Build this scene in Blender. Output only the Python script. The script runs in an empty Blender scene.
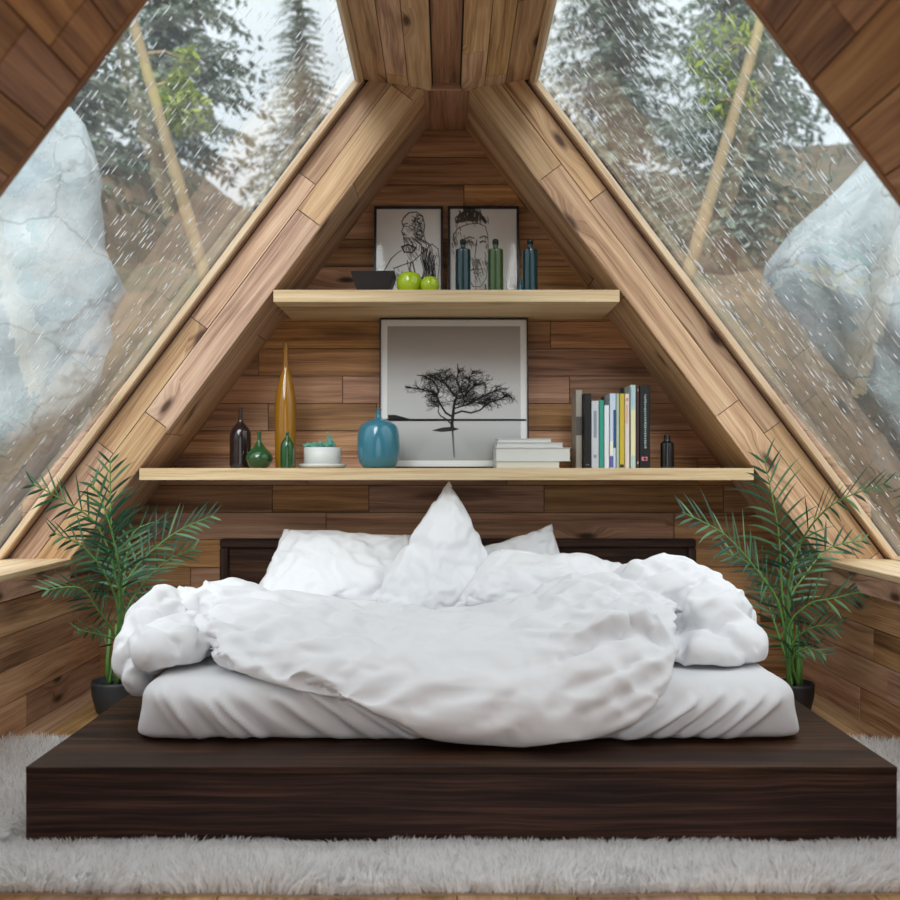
import bpy, bmesh, math, random
import numpy as np
from mathutils import Vector, Matrix, noise

SC = bpy.context.scene
COL = SC.collection
PI = math.pi

# ------------------------------------------------------------------ camera
cam_d = bpy.data.cameras.new('camera')
cam = bpy.data.objects.new('camera', cam_d); COL.objects.link(cam)
cam.location = (0, 0, 1.0); cam.rotation_euler = (PI/2, 0, 0)
cam_d.sensor_width = 36; cam_d.lens = 40
cam_d.shift_x = 3.5/900; cam_d.shift_y = 20/900
cam_d.dof.use_dof = True; cam_d.dof.focus_distance = 3.6; cam_d.dof.aperture_fstop = 2.6
cam_d.clip_start = .05; cam_d.clip_end = 300
SC.camera = cam

# ------------------------------------------------------------------ light
W = bpy.data.worlds.new('overcast_sky'); SC.world = W; W.use_nodes = True
wn = W.node_tree.nodes; wl = W.node_tree.links; wn.clear()
wo = wn.new('ShaderNodeOutputWorld'); wb = wn.new('ShaderNodeBackground')
tc = wn.new('ShaderNodeTexCoord'); sp = wn.new('ShaderNodeSeparateXYZ'); cr = wn.new('ShaderNodeValToRGB')
wl.new(tc.outputs['Generated'], sp.inputs[0]); wl.new(sp.outputs['Z'], cr.inputs[0])
cr.color_ramp.elements[0].position = .0; cr.color_ramp.elements[0].color = (.30, .33, .34, 1)
cr.color_ramp.elements[1].position = .35; cr.color_ramp.elements[1].color = (.60, .66, .71, 1)
e = cr.color_ramp.elements.new(.9); e.color = (.97, .98, 1.0, 1)
wl.new(cr.outputs[0], wb.inputs['Color']); wb.inputs['Strength'].default_value = 1.9
wl.new(wb.outputs[0], wo.inputs['Surface'])
sun_d = bpy.data.lights.new('sun', 'SUN'); sun_d.energy = 4.3; sun_d.angle = math.radians(38); sun_d.color = (.97, .98, 1)
sun = bpy.data.objects.new('sun', sun_d); COL.objects.link(sun)
sun.rotation_euler = (math.radians(56), 0, math.radians(-4))
# added fill lamp behind the camera, at the open front end of the cabin
fl_d = bpy.data.lights.new('front_fill', 'AREA'); fl_d.shape = 'RECTANGLE'; fl_d.size = 2.6; fl_d.size_y = 1.9
fl_d.energy = 10; fl_d.color = (.97, .98, 1)
fl = bpy.data.objects.new('front_fill', fl_d); COL.objects.link(fl)
fl.location = (0, -1.9, 1.55); fl.rotation_euler = (math.radians(90), 0, 0)

SC.view_settings.view_transform = 'Standard'
SC.view_settings.look = 'None'
SC.view_settings.exposure = 0.06
SC.view_settings.gamma = 1.0
SC.view_settings.use_curve_mapping = False
SC.cycles.use_denoising = True
SC.cycles.max_bounces = 10
SC.cycles.diffuse_bounces = 5
SC.cycles.glossy_bounces = 4
SC.cycles.transmission_bounces = 8
SC.cycles.transparent_max_bounces = 16
SC.cycles.caustics_reflective = False
SC.cycles.caustics_refractive = False
SC.cycles.sample_clamp_indirect = 6

# ------------------------------------------------------------------ helpers
def P(px, py, Y):
    'point of the place seen at a photo pixel, Y metres in front of the camera'
    return Vector(((px-446.5)*Y/1000, Y, 1-(py-470)*Y/1000))

def lin(h):
    h = h.lstrip('#'); c = [int(h[i:i+2], 16)/255 for i in (0, 2, 4)]
    return tuple(((x/12.92) if x <= .04045 else ((x+.055)/1.055)**2.4) for x in c) + (1,)

class MB:
    'collects geometry and links it as one mesh object'
    def __init__(s): s.v = []; s.f = []; s.uv = []; s.r = []; s.m = []; s.sm = []
    def face(s, idx, uvs=None, r=0.0, m=0, smooth=False):
        s.f.append(tuple(idx)); s.uv.append(uvs if uvs else [(0, 0)]*len(idx)); s.r.append(r); s.m.append(m); s.sm.append(smooth)
    def box(s, c, size, rot=None, r=None, m=0, bev=0.0):
        'box with wood-aligned uv: u along the longest side'
        if r is None: r = random.random()
        off = r*37.0
        c = Vector(c); h = [x/2 for x in size]; L = max(range(3), key=lambda i: size[i])
        R = rot if rot is not None else Matrix.Identity(3)
        def put(pts, ax):
            base = len(s.v); uvs = []
            others = [i for i in range(3) if i != ax]
            if L in others: ua = L; va = [i for i in others if i != L][0]
            else: ua, va = others
            for p in pts:
                s.v.append(tuple(c + R @ Vector(p))); uvs.append((p[ua]+off, p[va]+off*1.7+ax*.31))
            s.face(range(base, base+len(pts)), uvs, r, m)
        b = min(bev, min(h)*.9)
        for ax in range(3):
            a1, a2 = [(1, 2), (2, 0), (0, 1)][ax]
            for sg in (-1, 1):
                q = []
                for (x, y) in ((-1, -1), (1, -1), (1, 1), (-1, 1)):
                    p = [0, 0, 0]; p[ax] = sg*h[ax]; p[a1] = x*(h[a1]-b); p[a2] = y*(h[a2]-b); q.append(tuple(p))
                if sg < 0: q.reverse()
                put(q, ax)
        if b > 0:
            for ax in range(3):          # edges running along ax
                a1, a2 = [(1, 2), (2, 0), (0, 1)][ax]
                for x in (-1, 1):
                    for y in (-1, 1):
                        q = []
                        for (e, kk) in ((-1, 0), (1, 0), (1, 1), (-1, 1)):
                            p = [0, 0, 0]; p[ax] = e*(h[ax]-b)
                            p[a1] = x*(h[a1] if kk == 0 else h[a1]-b); p[a2] = y*(h[a2]-b if kk == 0 else h[a2]); q.append(tuple(p))
                        if x*y < 0: q.reverse()
                        put(q, a1)
            for x in (-1, 1):
                for y in (-1, 1):
                    for z in (-1, 1):
                        q = [(x*h[0], y*(h[1]-b), z*(h[2]-b)), (x*(h[0]-b), y*h[1], z*(h[2]-b)), (x*(h[0]-b), y*(h[1]-b), z*h[2])]
                        if x*y*z < 0: q.reverse()
                        put(q, 0)
    def prism(s, pts, N, t, U, V, r=None, m=0):
        'extrude planar polygon pts (3d) backwards along -N by t'
        if r is None: r = random.random()
        off = r*41.0; n = len(pts); N = Vector(N); U = Vector(U); V = Vector(V)
        A = [Vector(p) for p in pts]; B = [p-N*t for p in A]
        nn = (A[1]-A[0]).cross(A[2]-A[0])
        if nn.dot(N) < 0: A.reverse(); B.reverse()
        def uv(p): return (p.dot(U)+off, p.dot(V)+p.dot(N)+off*1.3)
        b = len(s.v); s.v += [tuple(p) for p in A]; s.face(range(b, b+n), [uv(p) for p in A], r, m)
        b = len(s.v); s.v += [tuple(p) for p in B[::-1]]; s.face(range(b, b+n), [uv(p) for p in B[::-1]], r, m)
        for i in range(n):
            j = (i+1) % n; q = [A[i], B[i], B[j], A[j]]; b = len(s.v)
            s.v += [tuple(p) for p in q]; s.face(range(b, b+4), [uv(p) for p in q], r, m)
    def tube(s, pts, rad, seg=8, m=0, r=0.5, cap=True, smooth=True):
        pts = [Vector(p) for p in pts]; n = len(pts)
        if not hasattr(rad, '__len__'): rad = [rad]*n
        base = len(s.v); prev = None; L = 0
        for i, p in enumerate(pts):
            t = (pts[min(i+1, n-1)]-pts[max(i-1, 0)])
            if t.length < 1e-9: t = Vector((0, 0, 1))
            t.normalize()
            if prev is None:
                a = Vector((0, 0, 1)) if abs(t.z) < .9 else Vector((1, 0, 0)); x = t.cross(a).normalized()
            else:
                x = prev-t*prev.dot(t)
                x = x.normalized() if x.length > 1e-6 else t.orthogonal().normalized()
            prev = x; y = t.cross(x)
            for k in range(seg):
                an = 2*PI*k/seg; s.v.append(tuple(p+(x*math.cos(an)+y*math.sin(an))*rad[i]))
        for i in range(n-1):
            d = (pts[i+1]-pts[i]).length
            for k in range(seg):
                k2 = (k+1) % seg
                s.face((base+i*seg+k, base+i*seg+k2, base+(i+1)*seg+k2, base+(i+1)*seg+k),
                       [(L, k/seg*.2), (L, (k+1)/seg*.2), (L+d, (k+1)/seg*.2), (L+d, k/seg*.2)], r, m, smooth)
            L += d
        if cap:
            s.face([base+k for k in range(seg)][::-1], None, r, m); s.face([base+(n-1)*seg+k for k in range(seg)], None, r, m)
    def lathe(s, prof, c=(0, 0, 0), seg=40, m=0, r=0.5, sq=None):
        'prof: (radius, z) from bottom to top; sq makes the section a rounded square'
        base = len(s.v); c = Vector(c)
        for (ra, z) in prof:
            for k in range(seg):
                an = 2*PI*k/seg; f = 1
                if sq: f = (abs(math.cos(an))**sq+abs(math.sin(an))**sq)**(-1/sq)
                s.v.append((c.x+ra*f*math.cos(an), c.y+ra*f*math.sin(an), c.z+z))
        for i in range(len(prof)-1):
            for k in range(seg):
                k2 = (k+1) % seg
                s.face((base+i*seg+k, base+i*seg+k2, base+(i+1)*seg+k2, base+(i+1)*seg+k),
                       [(k/seg, prof[i][1]), ((k+1)/seg, prof[i][1]), ((k+1)/seg, prof[i+1][1]), (k/seg, prof[i+1][1])], r, m, True)
        if prof[0][0] > 1e-5: s.face([base+k for k in range(seg)][::-1], None, r, m)
        if prof[-1][0] > 1e-5: s.face([base+(len(prof)-1)*seg+k for k in range(seg)], None, r, m)
    def build(s, name, mats, parent=None, loc=None):
        me = bpy.data.meshes.new(name)
        me.from_pydata(s.v, [], s.f)
        uvl = me.uv_layers.new(name='UVMap')
        flat = np.array([c for q in s.uv for p in q for c in p], dtype=np.float32)
        uvl.data.foreach_set('uv', flat)
        at = me.attributes.new('rnd', 'FLOAT', 'FACE'); at.data.foreach_set('value', np.array(s.r, dtype=np.float32))
        me.polygons.foreach_set('material_index', np.array(s.m, dtype=np.int32))
        me.polygons.foreach_set('use_smooth', np.array(s.sm, dtype=bool))
        if not isinstance(mats, (list, tuple)): mats = [mats]
        for q in mats: me.materials.append(q)
        me.validate(); me.update()
        o = bpy.data.objects.new(name, me); COL.objects.link(o)
        if loc is not None:
            me.transform(Matrix.Translation(-Vector(loc))); o.location = loc
        if parent is not None: put_under(o, parent)
        return o

def put_under(o, parent):
    'parent keeping the world place (things are only moved, never turned)'
    pl = Vector(parent.location); q = parent.parent
    while q is not None: pl += Vector(q.location); q = q.parent
    o.parent = parent; o.location = Vector(o.location)-pl

def tag(o, label=None, cat=None, group=None, kind=None):
    if label: o['label'] = label
    if cat: o['category'] = cat
    if group: o['group'] = group
    if kind: o['kind'] = kind
    return o

def thing(name, loc, label, cat, group=None, kind=None):
    o = bpy.data.objects.new(name, None); COL.objects.link(o); o.location = loc; o.empty_display_size = .1
    return tag(o, label, cat, group, kind)

def smooth(o, angle=None):
    for p in o.data.polygons: p.use_smooth = True
    return o

def auto_smooth(o, deg=35):
    me = o.data
    for p in me.polygons: p.use_smooth = True
    bm = bmesh.new(); bm.from_mesh(me)
    bmesh.ops.remove_doubles(bm, verts=bm.verts, dist=1e-5)
    for e_ in bm.edges:
        if len(e_.link_faces) == 2 and e_.calc_face_angle(0) > math.radians(deg): e_.smooth = False
    bm.to_mesh(me); bm.free(); return o

def clip(poly, a, b, c):
    'keep a*x+b*y<=c'
    out = []
    for i in range(len(poly)):
        p, q = poly[i], poly[(i+1) % len(poly)]
        dp, dq = a*p[0]+b*p[1]-c, a*q[0]+b*q[1]-c
        if dp <= 0: out.append(p)
        if (dp < 0 < dq) or (dq < 0 < dp):
            t = dp/(dp-dq); out.append((p[0]+(q[0]-p[0])*t, p[1]+(q[1]-p[1])*t))
    return out

def clip_convex(rect, poly):
    ar = sum(poly[i][0]*poly[(i+1) % len(poly)][1]-poly[(i+1) % len(poly)][0]*poly[i][1] for i in range(len(poly)))
    P_ = poly if ar > 0 else poly[::-1]; r = rect
    for i in range(len(P_)):
        (x1, y1), (x2, y2) = P_[i], P_[(i+1) % len(P_)]
        a, b = (y2-y1), -(x2-x1)
        r = clip(r, a, b, a*x1+b*y1)
        if len(r) < 3: return []
    return r

def planks(mb, O, U, V, N, poly, rows, lens, rng, thick=.018, gap=.0035, uneven=.0015, m=0, backing=True):
    'boards laid along U, rows stacked along V, cut to the convex outline poly; N is the seen side'
    O = Vector(O); U = Vector(U).normalized(); V = Vector(V).normalized(); N = Vector(N).normalized()
    vs = [p[1] for p in poly]; us = [p[0] for p in poly]
    v = min(vs); i = 0
    while v < max(vs)-1e-6:
        h = rows[i % len(rows)] if hasattr(rows, '__len__') else rows; i += 1
        u = min(us)-rng.random()*lens[1]
        while u < max(us):
            l = rng.uniform(*lens)
            q = clip_convex([(u+gap/2, v+gap/2), (u+l-gap/2, v+gap/2), (u+l-gap/2, v+h-gap/2), (u+gap/2, v+h-gap/2)], poly)
            q2 = []
            for p in q:
                if not q2 or abs(p[0]-q2[-1][0])+abs(p[1]-q2[-1][1]) > 1e-4: q2.append(p)
            if len(q2) > 2 and abs(q2[0][0]-q2[-1][0])+abs(q2[0][1]-q2[-1][1]) < 1e-4: q2.pop()
            if len(q2) >= 3:
                lift = rng.uniform(0, uneven)
                mb.prism([O+U*a+V*b+N*lift for a, b in q2], N, thick, U, V, rng.random(), m)
            u += l
        v += h
    if backing:
        mb.prism([O+U*a+V*b-N*(thick*.7) for a, b in poly], N, .03, U, V, .02, m+1)

# ------------------------------------------------------------------ materials
class NT:
    def __init__(s, name):
        s.mat = bpy.data.materials.new(name); s.mat.use_nodes = True
        s.t = s.mat.node_tree; s.t.nodes.clear()
        s.out = s.n('ShaderNodeOutputMaterial')
    def n(s, typ, **kw):
        nd = s.t.nodes.new(typ)
        for k, v in kw.items():
            if hasattr(nd, k): setattr(nd, k, v)
            else: nd.inputs[k.replace('_', ' ')].default_value = v
        return nd
    def l(s, a, b): s.t.links.new(a, b)
    def math(s, op, a, b=None, c=None, cl=False):
        nd = s.n('ShaderNodeMath', operation=op, use_clamp=cl)
        for i, x in enumerate((a, b, c)):
            if x is None: continue
            if isinstance(x, (int, float)): nd.inputs[i].default_value = x
            else: s.l(x, nd.inputs[i])
        return nd.outputs[0]
    def ramp(s, fac, stops, interp='LINEAR'):
        nd = s.n('ShaderNodeValToRGB'); r = nd.color_ramp; r.interpolation = interp
        while len(r.elements) < len(stops): r.elements.new(.5)
        for e_, (p, c) in zip(r.elements, stops): e_.position = p; e_.color = c
        s.l(fac, nd.inputs[0]); return nd.outputs[0]
    def mix(s, fac, a, b, mode='MIX'):
        nd = s.n('ShaderNodeMix', data_type='RGBA', blend_type=mode)
        for sock, x in ((nd.inputs[0], fac), (nd.inputs[6], a), (nd.inputs[7], b)):
            if isinstance(x, (int, float)): sock.default_value = x
            elif isinstance(x, tuple): sock.default_value = x
            else: s.l(x, sock)
        return nd.outputs[2]
    def bsdf(s, **kw):
        b = s.n('ShaderNodeBsdfPrincipled')
        for k, v in kw.items():
            k = k.replace('_', ' ')
            if isinstance(v, (int, float, tuple)): b.inputs[k].default_value = v
            else: s.l(v, b.inputs[k])
        s.l(b.outputs[0], s.out.inputs[0]); return b

def wood(name, dark, mid, light, rough=.55, knots=.5, var=.35, grain=1.0, bump=.25, spec=.35):
    t = NT(name)
    uv = t.n('ShaderNodeUVMap', uv_map='UVMap'); at = t.n('ShaderNodeAttribute', attribute_name='rnd')
    sep = t.n('ShaderNodeSeparateXYZ'); t.l(uv.outputs[0], sep.inputs[0])
    u, v, r = sep.outputs[0], sep.outputs[1], at.outputs['Fac']
    # slow warp so that the grain wanders
    cw = t.n('ShaderNodeCombineXYZ'); t.l(t.math('MULTIPLY', u, 1.6), cw.inputs[0]); t.l(t.math('MULTIPLY', v, 7), cw.inputs[1])
    nw = t.n('ShaderNodeTexNoise', Scale=1.0, Detail=2.0); t.l(cw.outputs[0], nw.inputs['Vector'])
    warp = t.math('MULTIPLY', t.math('SUBTRACT', nw.outputs[0], .5), .045)
    # knots
    ck = t.n('ShaderNodeCombineXYZ'); t.l(t.math('MULTIPLY', u, 2.1), ck.inputs[0]); t.l(t.math('MULTIPLY', v, 6.5), ck.inputs[1])
    vk = t.n('ShaderNodeTexVoronoi', voronoi_dimensions='2D', Scale=1.0); vk.inputs['Randomness'].default_value = 1; t.l(ck.outputs[0], vk.inputs['Vector'])
    dk = vk.outputs['Distance']
    sepc = t.n('ShaderNodeSeparateXYZ'); t.l(vk.outputs['Color'], sepc.inputs[0])
    has = t.math('LESS_THAN', sepc.outputs[0], knots)
    near = t.math('MULTIPLY', t.math('SUBTRACT', 1, t.math('DIVIDE', dk, .33), cl=True), has)
    v2 = t.math('ADD', t.math('ADD', v, warp), t.math('MULTIPLY', near, .045))
    cg = t.n('ShaderNodeCombineXYZ')
    t.l(t.math('MULTIPLY', u, 1.1), cg.inputs[0]); t.l(t.math('MULTIPLY', v2, 42*grain), cg.inputs[1]); t.l(t.math('MULTIPLY', r, 9), cg.inputs[2])
    g1 = t.n('ShaderNodeTexNoise', Scale=1.0, Detail=5.0, Roughness=.62); t.l(cg.outputs[0], g1.inputs['Vector'])
    cf = t.n('ShaderNodeCombineXYZ')
    t.l(t.math('MULTIPLY', u, 4), cf.inputs[0]); t.l(t.math('MULTIPLY', v2, 210*grain), cf.inputs[1])
    g2 = t.n('ShaderNodeTexNoise', Scale=1.0, Detail=3.0, Roughness=.6); t.l(cf.outputs[0], g2.inputs['Vector'])
    cb = t.n('ShaderNodeCombineXYZ')
    t.l(t.math('MULTIPLY', u, 1.3), cb.inputs[0]); t.l(t.math('MULTIPLY', v, 8), cb.inputs[1]); t.l(r, cb.inputs[2])
    g3 = t.n('ShaderNodeTexNoise', Scale=1.0, Detail=3.0); t.l(cb.outputs[0], g3.inputs['Vector'])
    mixg = t.math('ADD', t.math('MULTIPLY', g1.outputs[0], .50), t.math('ADD', t.math('MULTIPLY', g2.outputs[0], .28), t.math('MULTIPLY', g3.outputs[0], .22)))
    col = t.ramp(mixg, [(.37, dark), (.49, mid), (.62, light)])
    hs = t.n('ShaderNodeHueSaturation')
    t.l(col, hs.inputs['Color'])
    t.l(t.math('ADD', t.math('MULTIPLY', r, var), 1-var*.55), hs.inputs['Value'])
    w2 = t.n('ShaderNodeTexWhiteNoise', noise_dimensions='1D'); t.l(r, w2.inputs['W'])
    t.l(t.math('ADD', t.math('MULTIPLY', w2.outputs[0], .018), .491), hs.inputs['Hue'])
    t.l(t.math('ADD', t.math('MULTIPLY', w2.outputs[0], .25), .88), hs.inputs['Saturation'])
    kcore = t.math('MULTIPLY', t.math('SUBTRACT', 1, t.math('DIVIDE', dk, .13), cl=True), has)
    kn = t.math('MULTIPLY', kcore, 1.6, cl=True)
    kd = (dark[0]*.35, dark[1]*.3, dark[2]*.3, 1)
    c2 = t.mix(t.math('MULTIPLY', near, .35), hs.outputs[0], (dark[0]*.8, dark[1]*.75, dark[2]*.75, 1))
    c3 = t.mix(kn, c2, kd)
    # dark weathered streaks
    st = t.ramp(g3.outputs[0], [(.0, (1, 1, 1, 1)), (.30, (1, 1, 1, 1)), (.38, (0, 0, 0, 1))])
    c4 = t.mix(t.math('MULTIPLY', st, .45), c3, kd)
    bp = t.n('ShaderNodeBump', Strength=bump, Distance=.002); t.l(mixg, bp.inputs['Height'])
    b = t.bsdf(Base_Color=c4, Roughness=rough, Normal=bp.outputs[0])
    b.inputs['Specular IOR Level'].default_value = spec
    return t.mat

def plain(name, col, rough=.5, metal=0, spec=.5, coat=0, bump=0, bscale=40, trans=0, ior=1.45, sss=0, noise_amt=0):
    t = NT(name); kw = dict(Roughness=rough, Metallic=metal)
    if bump or noise_amt:
        tc_ = t.n('ShaderNodeTexCoord'); nz = t.n('ShaderNodeTexNoise', Scale=bscale, Detail=4.0); t.l(tc_.outputs['Object'], nz.inputs['Vector'])
        if bump:
            bp = t.n('ShaderNodeBump', Strength=bump, Distance=.004); t.l(nz.outputs[0], bp.inputs['Height']); kw['Normal'] = bp.outputs[0]
        a = noise_amt
        kw['Base_Color'] = t.ramp(nz.outputs[0], [(.3, tuple(c*(1-a) for c in col[:3])+(1,)), (.7, tuple(min(1, c*(1+a)) for c in col[:3])+(1,))])
    else: kw['Base_Color'] = col
    b = t.bsdf(**kw); b.inputs['Specular IOR Level'].default_value = spec
    b.inputs['Coat Weight'].default_value = coat; b.inputs['Transmission Weight'].default_value = trans; b.inputs['IOR'].default_value = ior
    b.inputs['Coat Roughness'].default_value = .05
    if sss: b.inputs['Subsurface Weight'].default_value = sss; b.inputs['Subsurface Radius'].default_value = (.02, .02, .02)
    return t.mat

M = {}
M['wall'] = wood('brown_pine_boards', lin('#6a4630'), lin('#a67a56'), lin('#cda178'), knots=.10, var=.5)
M['reveal'] = wood('pale_knotty_pine', lin('#805c42'), lin('#bf9a78'), lin('#dcbf9c'), knots=.26, var=.3)
M['ceil'] = wood('ceiling_boards', lin('#6b4630'), lin('#a97c58'), lin('#c99e76'), knots=.12, var=.4)
M['knee'] = wood('knee_wall_boards', lin('#765038'), lin('#bf9370'), lin('#e0ba94'), knots=.30, var=.3, grain=.8)
M['shelf'] = wood('light_shelf_pine', lin('#a98a64'), lin('#ccb28c'), lin('#dcc8a6'), knots=.04, var=.1)
M['ledge'] = wood('light_ledge_pine', lin('#a98b6c'), lin('#cab093'), lin('#dfcbb0'), knots=.06, var=.15)
M['floor'] = wood('pale_floor_boards', lin('#8a684a'), lin('#ba956f'), lin('#d4b48e'), knots=.05, var=.18)
M['gap'] = plain('dark_gap', lin('#2a1a12'), .9)
M['wenge'] = wood('dark_wenge', lin('#160e0b'), lin('#2e1d17'), lin('#5a3c2e'), rough=.5, knots=0, var=.1, grain=1.3, bump=.15, spec=.2)

# ------------------------------------------------------------------ the cabin: measures
SL = 1.33                      # roof pitch, fall per metre
XL, XR = -1.635, 1.66          # knee walls
YB, YF = 4.717, 4.22           # back wall, face of the roof reveal
YN, Y0 = 1.975, -2.0           # near edge of the skylights, front end of the cabin
ZA, ZG = 2.734, 3.156          # apex of inner lining, apex of the glass plane
ZL, ZC, ZC2 = .626, 2.603, 2.658
cosn, sinn = SL/math.hypot(1, SL), 1/math.hypot(1, SL)   # outward normal of the right slope = (cosn, 0, sinn)
TH = (ZG-ZA)*sinn
rng = random.Random(7)

# floor
mb = MB()
planks(mb, (XL-.3, Y0, 0), (0, 1, 0), (1, 0, 0), (0, 0, 1), [(0, 0), (YB-Y0+.1, 0), (YB-Y0+.1, XR-XL+.6), (0, XR-XL+.6)], .14, (1.2, 2.4), rng)
tag(mb.build('floor', [M['floor'], M['gap']]), kind='structure')
# back wall
mb = MB()
planks(mb, (-2.3, YB, -.1025), (1, 0, 0), (0, 0, 1), (0, -1, 0), [(.3, 0), (4.3, 0), (4.3, .95), (2.3, 3.3), (.3, .95)],
       [.1288], (.45, 1.7), rng, thick=.02, uneven=.003)
tag(mb.build('wall_back', [M['wall'], M['gap']]), kind='structure')
# knee walls with their cap
for name, X, sg in (('wall_left', XL, -1), ('wall_right', XR, 1)):
    mb = MB()
    planks(mb, (X, Y0, 0), (0, 1, 0), (0, 0, 1), (-sg, 0, 0), [(0, 0), (YB-Y0, 0), (YB-Y0, ZL-.1), (0, ZL-.1)], .128, (1.0, 2.6), rng, uneven=.004)
    mb.box((X+sg*.15, (Y0+YB)/2, .25), (.24, YB-Y0, .5), m=1)
    tag(mb.build(name, [M['knee'], M['gap']]), kind='structure')
    mb = MB()
    xi = sg*1.585; xo = sg*1.93
    L1 = YF-Y0
    mb.box(((xi+xo)/2, Y0+L1/2, ZL-.0125), (abs(xo-xi), L1, .025), bev=.003, r=.9)
    mb.box((xi+sg*.016, Y0+L1/2, ZL-.025-.037), (.028, L1, .074), bev=.003, r=.35, m=1)
    tag(mb.build('trim_1' if sg < 0 else 'trim_2', [M['ledge'], M['knee']]), kind='structure')

def slope_pt(sg, s, w, Y):
    'point on a roof slope: s metres down from the apex of the lining, w metres out through the roof'
    return Vector((sg*(s*sinn+w*cosn), Y, ZA-s*cosn+w*sinn))
def s_at(z, w=0): return (ZA+w*sinn-z)/cosn

for sg in (-1, 1):
    side = 'left' if sg < 0 else 'right'
    T = Vector((sg*sinn, 0, -cosn)); NO = Vector((sg*cosn, 0, sinn))
    # near roof lining, boards run front to back
    mb = MB()
    s0, s1 = s_at(ZC)-.02, s_at(ZL-.1)
    planks(mb, slope_pt(sg, 0, 0, Y0), (0, 1, 0), T, -NO, [(0, s0), (YN-Y0, s0), (YN-Y0, s1), (0, s1)], .118, (.5, 1.6), rng, uneven=.003, m=0)
    c = slope_pt(sg, (s0+s1)/2, TH/2+.02, (Y0+YN)/2)
    R = Matrix((( T.x, 0, NO.x), (0, 1, 0), (T.z, 0, NO.z)))
    mb.box(c, (s1-s0, YN-Y0, TH-.05), rot=R, m=1)
    q0, q1 = s_at(ZC2+.01, TH), s_at(ZL-.1)
    mb.prism([slope_pt(sg, s0, -.004, YN+.02), slope_pt(sg, s1, -.004, YN+.02), slope_pt(sg, s1, TH, YN+.02), slope_pt(sg, q0, TH, YN+.02)], (0, 1, 0), .02, T, NO, r=.4)
    tag(mb.build('ceiling_'+side, [M['ceil'], M['gap']]), kind='structure')
    # the reveal beyond the skylight, boards follow the slope
    mb = MB()
    O = slope_pt(sg, 0, 0, YF)
    def q(z, w): return (s_at(z, w), w)
    poly = [q(ZC, 0), q(ZL, 0), q(ZL, TH-.045), q(ZC2+.005, TH-.045)]
    planks(mb, O, T, NO, (0, -1, 0), poly, [.122, .0875], (.55, 1.25), rng, thick=.02, uneven=.004)
    # soffit of the bed niche
    s0, s1 = s_at(ZC+.12), s_at(.3)
    planks(mb, slope_pt(sg, 0, 0, YF), (0, 0, 1) if False else T, (0, 1, 0), -NO, [(s0, .0), (s1, .0), (s1, YB-YF), (s0, YB-YF)], .26, (1.2, 2.4), rng, thick=.018, m=0)
    c = slope_pt(sg, (s0+s1)/2, TH/2+.02, (YF+YB)/2+.02)
    mb.box(c, (s1-s0, YB-YF-.06, TH-.05), rot=R, m=1)
    tag(mb.build('trim_3' if sg < 0 else 'trim_4', [M['reveal'], M['gap']]), kind='structure')
    # ridge lining
    mb = MB()
    A = Vector((sg*.062, Y0, ZC)); B = Vector((sg*.385, Y0, ZC2)); V = (B-A).normalized(); N = Vector((0, 1, 0)).cross(V)
    if N.z > 0: N = -N
    wd = (B-A).length
    planks(mb, A, (0, 1, 0), V, N, [(0, 0), (YF-Y0, 0), (YF-Y0, wd), (0, wd)], [.1, .09, .14], (1.2, 2.6), rng, uneven=.003)
    tag(mb.build('trim_5' if sg < 0 else 'trim_6', [M['reveal'], M['gap']]), kind='structure')
# ridge beam and roof crest
mb = MB()
mb.box((0, (Y0+YB)/2, ZC+.13), (.118, YB-Y0, .2), bev=.004)
mb.box((0, (YF+YB)/2, ZC+.05), (.2, YB-YF, .1), bev=.004, r=.3)
mb.prism([(-.385, Y0, ZC2+.03), (.385, Y0, ZC2+.03), (.385, Y0, ZC2+.06), (0, Y0, ZG+.03), (-.385, Y0, ZC2+.06)], (0, -1, 0), YB-Y0, (0, 1, 0), (1, 0, 0), m=1)
tag(mb.build('ceiling_ridge', [M['ceil'], M['gap']]), kind='structure')

# skylights
gl = NT('rain_wet_glass')
fr = gl.n('ShaderNodeLayerWeight', Blend=.5); tr = gl.n('ShaderNodeBsdfTransparent', Color=(.93, .96, .95, 1)); gs = gl.n('ShaderNodeBsdfGlossy', Roughness=.012)
tcg = gl.n('ShaderNodeTexCoord'); nzg = gl.n('ShaderNodeTexNoise', Scale=7.0, Detail=2.0); gl.l(tcg.outputs['Object'], nzg.inputs['Vector'])
bpg = gl.n('ShaderNodeBump', Strength=.08, Distance=.02); gl.l(nzg.outputs[0], bpg.inputs['Height']); gl.l(bpg.outputs[0], gs.inputs['Normal'])
mxg = gl.n('ShaderNodeMixShader'); gl.l(gl.math('ADD', gl.math('MULTIPLY', gl.math('POWER', fr.outputs['Facing'], 2.8), .92), .07, cl=True), mxg.inputs[0]); gl.l(tr.outputs[0], mxg.inputs[1]); gl.l(gs.outputs[0], mxg.inputs[2]); flm = gl.n('ShaderNodeBsdfTranslucent', Color=(.85, .9, .92, 1)); nf_ = gl.n('ShaderNodeTexNoise', Scale=2.2, Detail=5.0); gl.l(tcg.outputs['Object'], nf_.inputs['Vector'])
mfx = gl.n('ShaderNodeMixShader'); gl.l(gl.math('MULTIPLY', nf_.outputs[0], .08), mfx.inputs[0]); gl.l(mxg.outputs[0], mfx.inputs[1]); gl.l(flm.outputs[0], mfx.inputs[2]); gl.l(mfx.outputs[0], gl.out.inputs[0])
M['glass_pane'] = gl.mat
dr = NT('rain_water'); f2 = dr.n('ShaderNodeLayerWeight', Blend=.25); t2 = dr.n('ShaderNodeBsdfTransparent', Color=(.9, .93, .95, 1))
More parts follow.
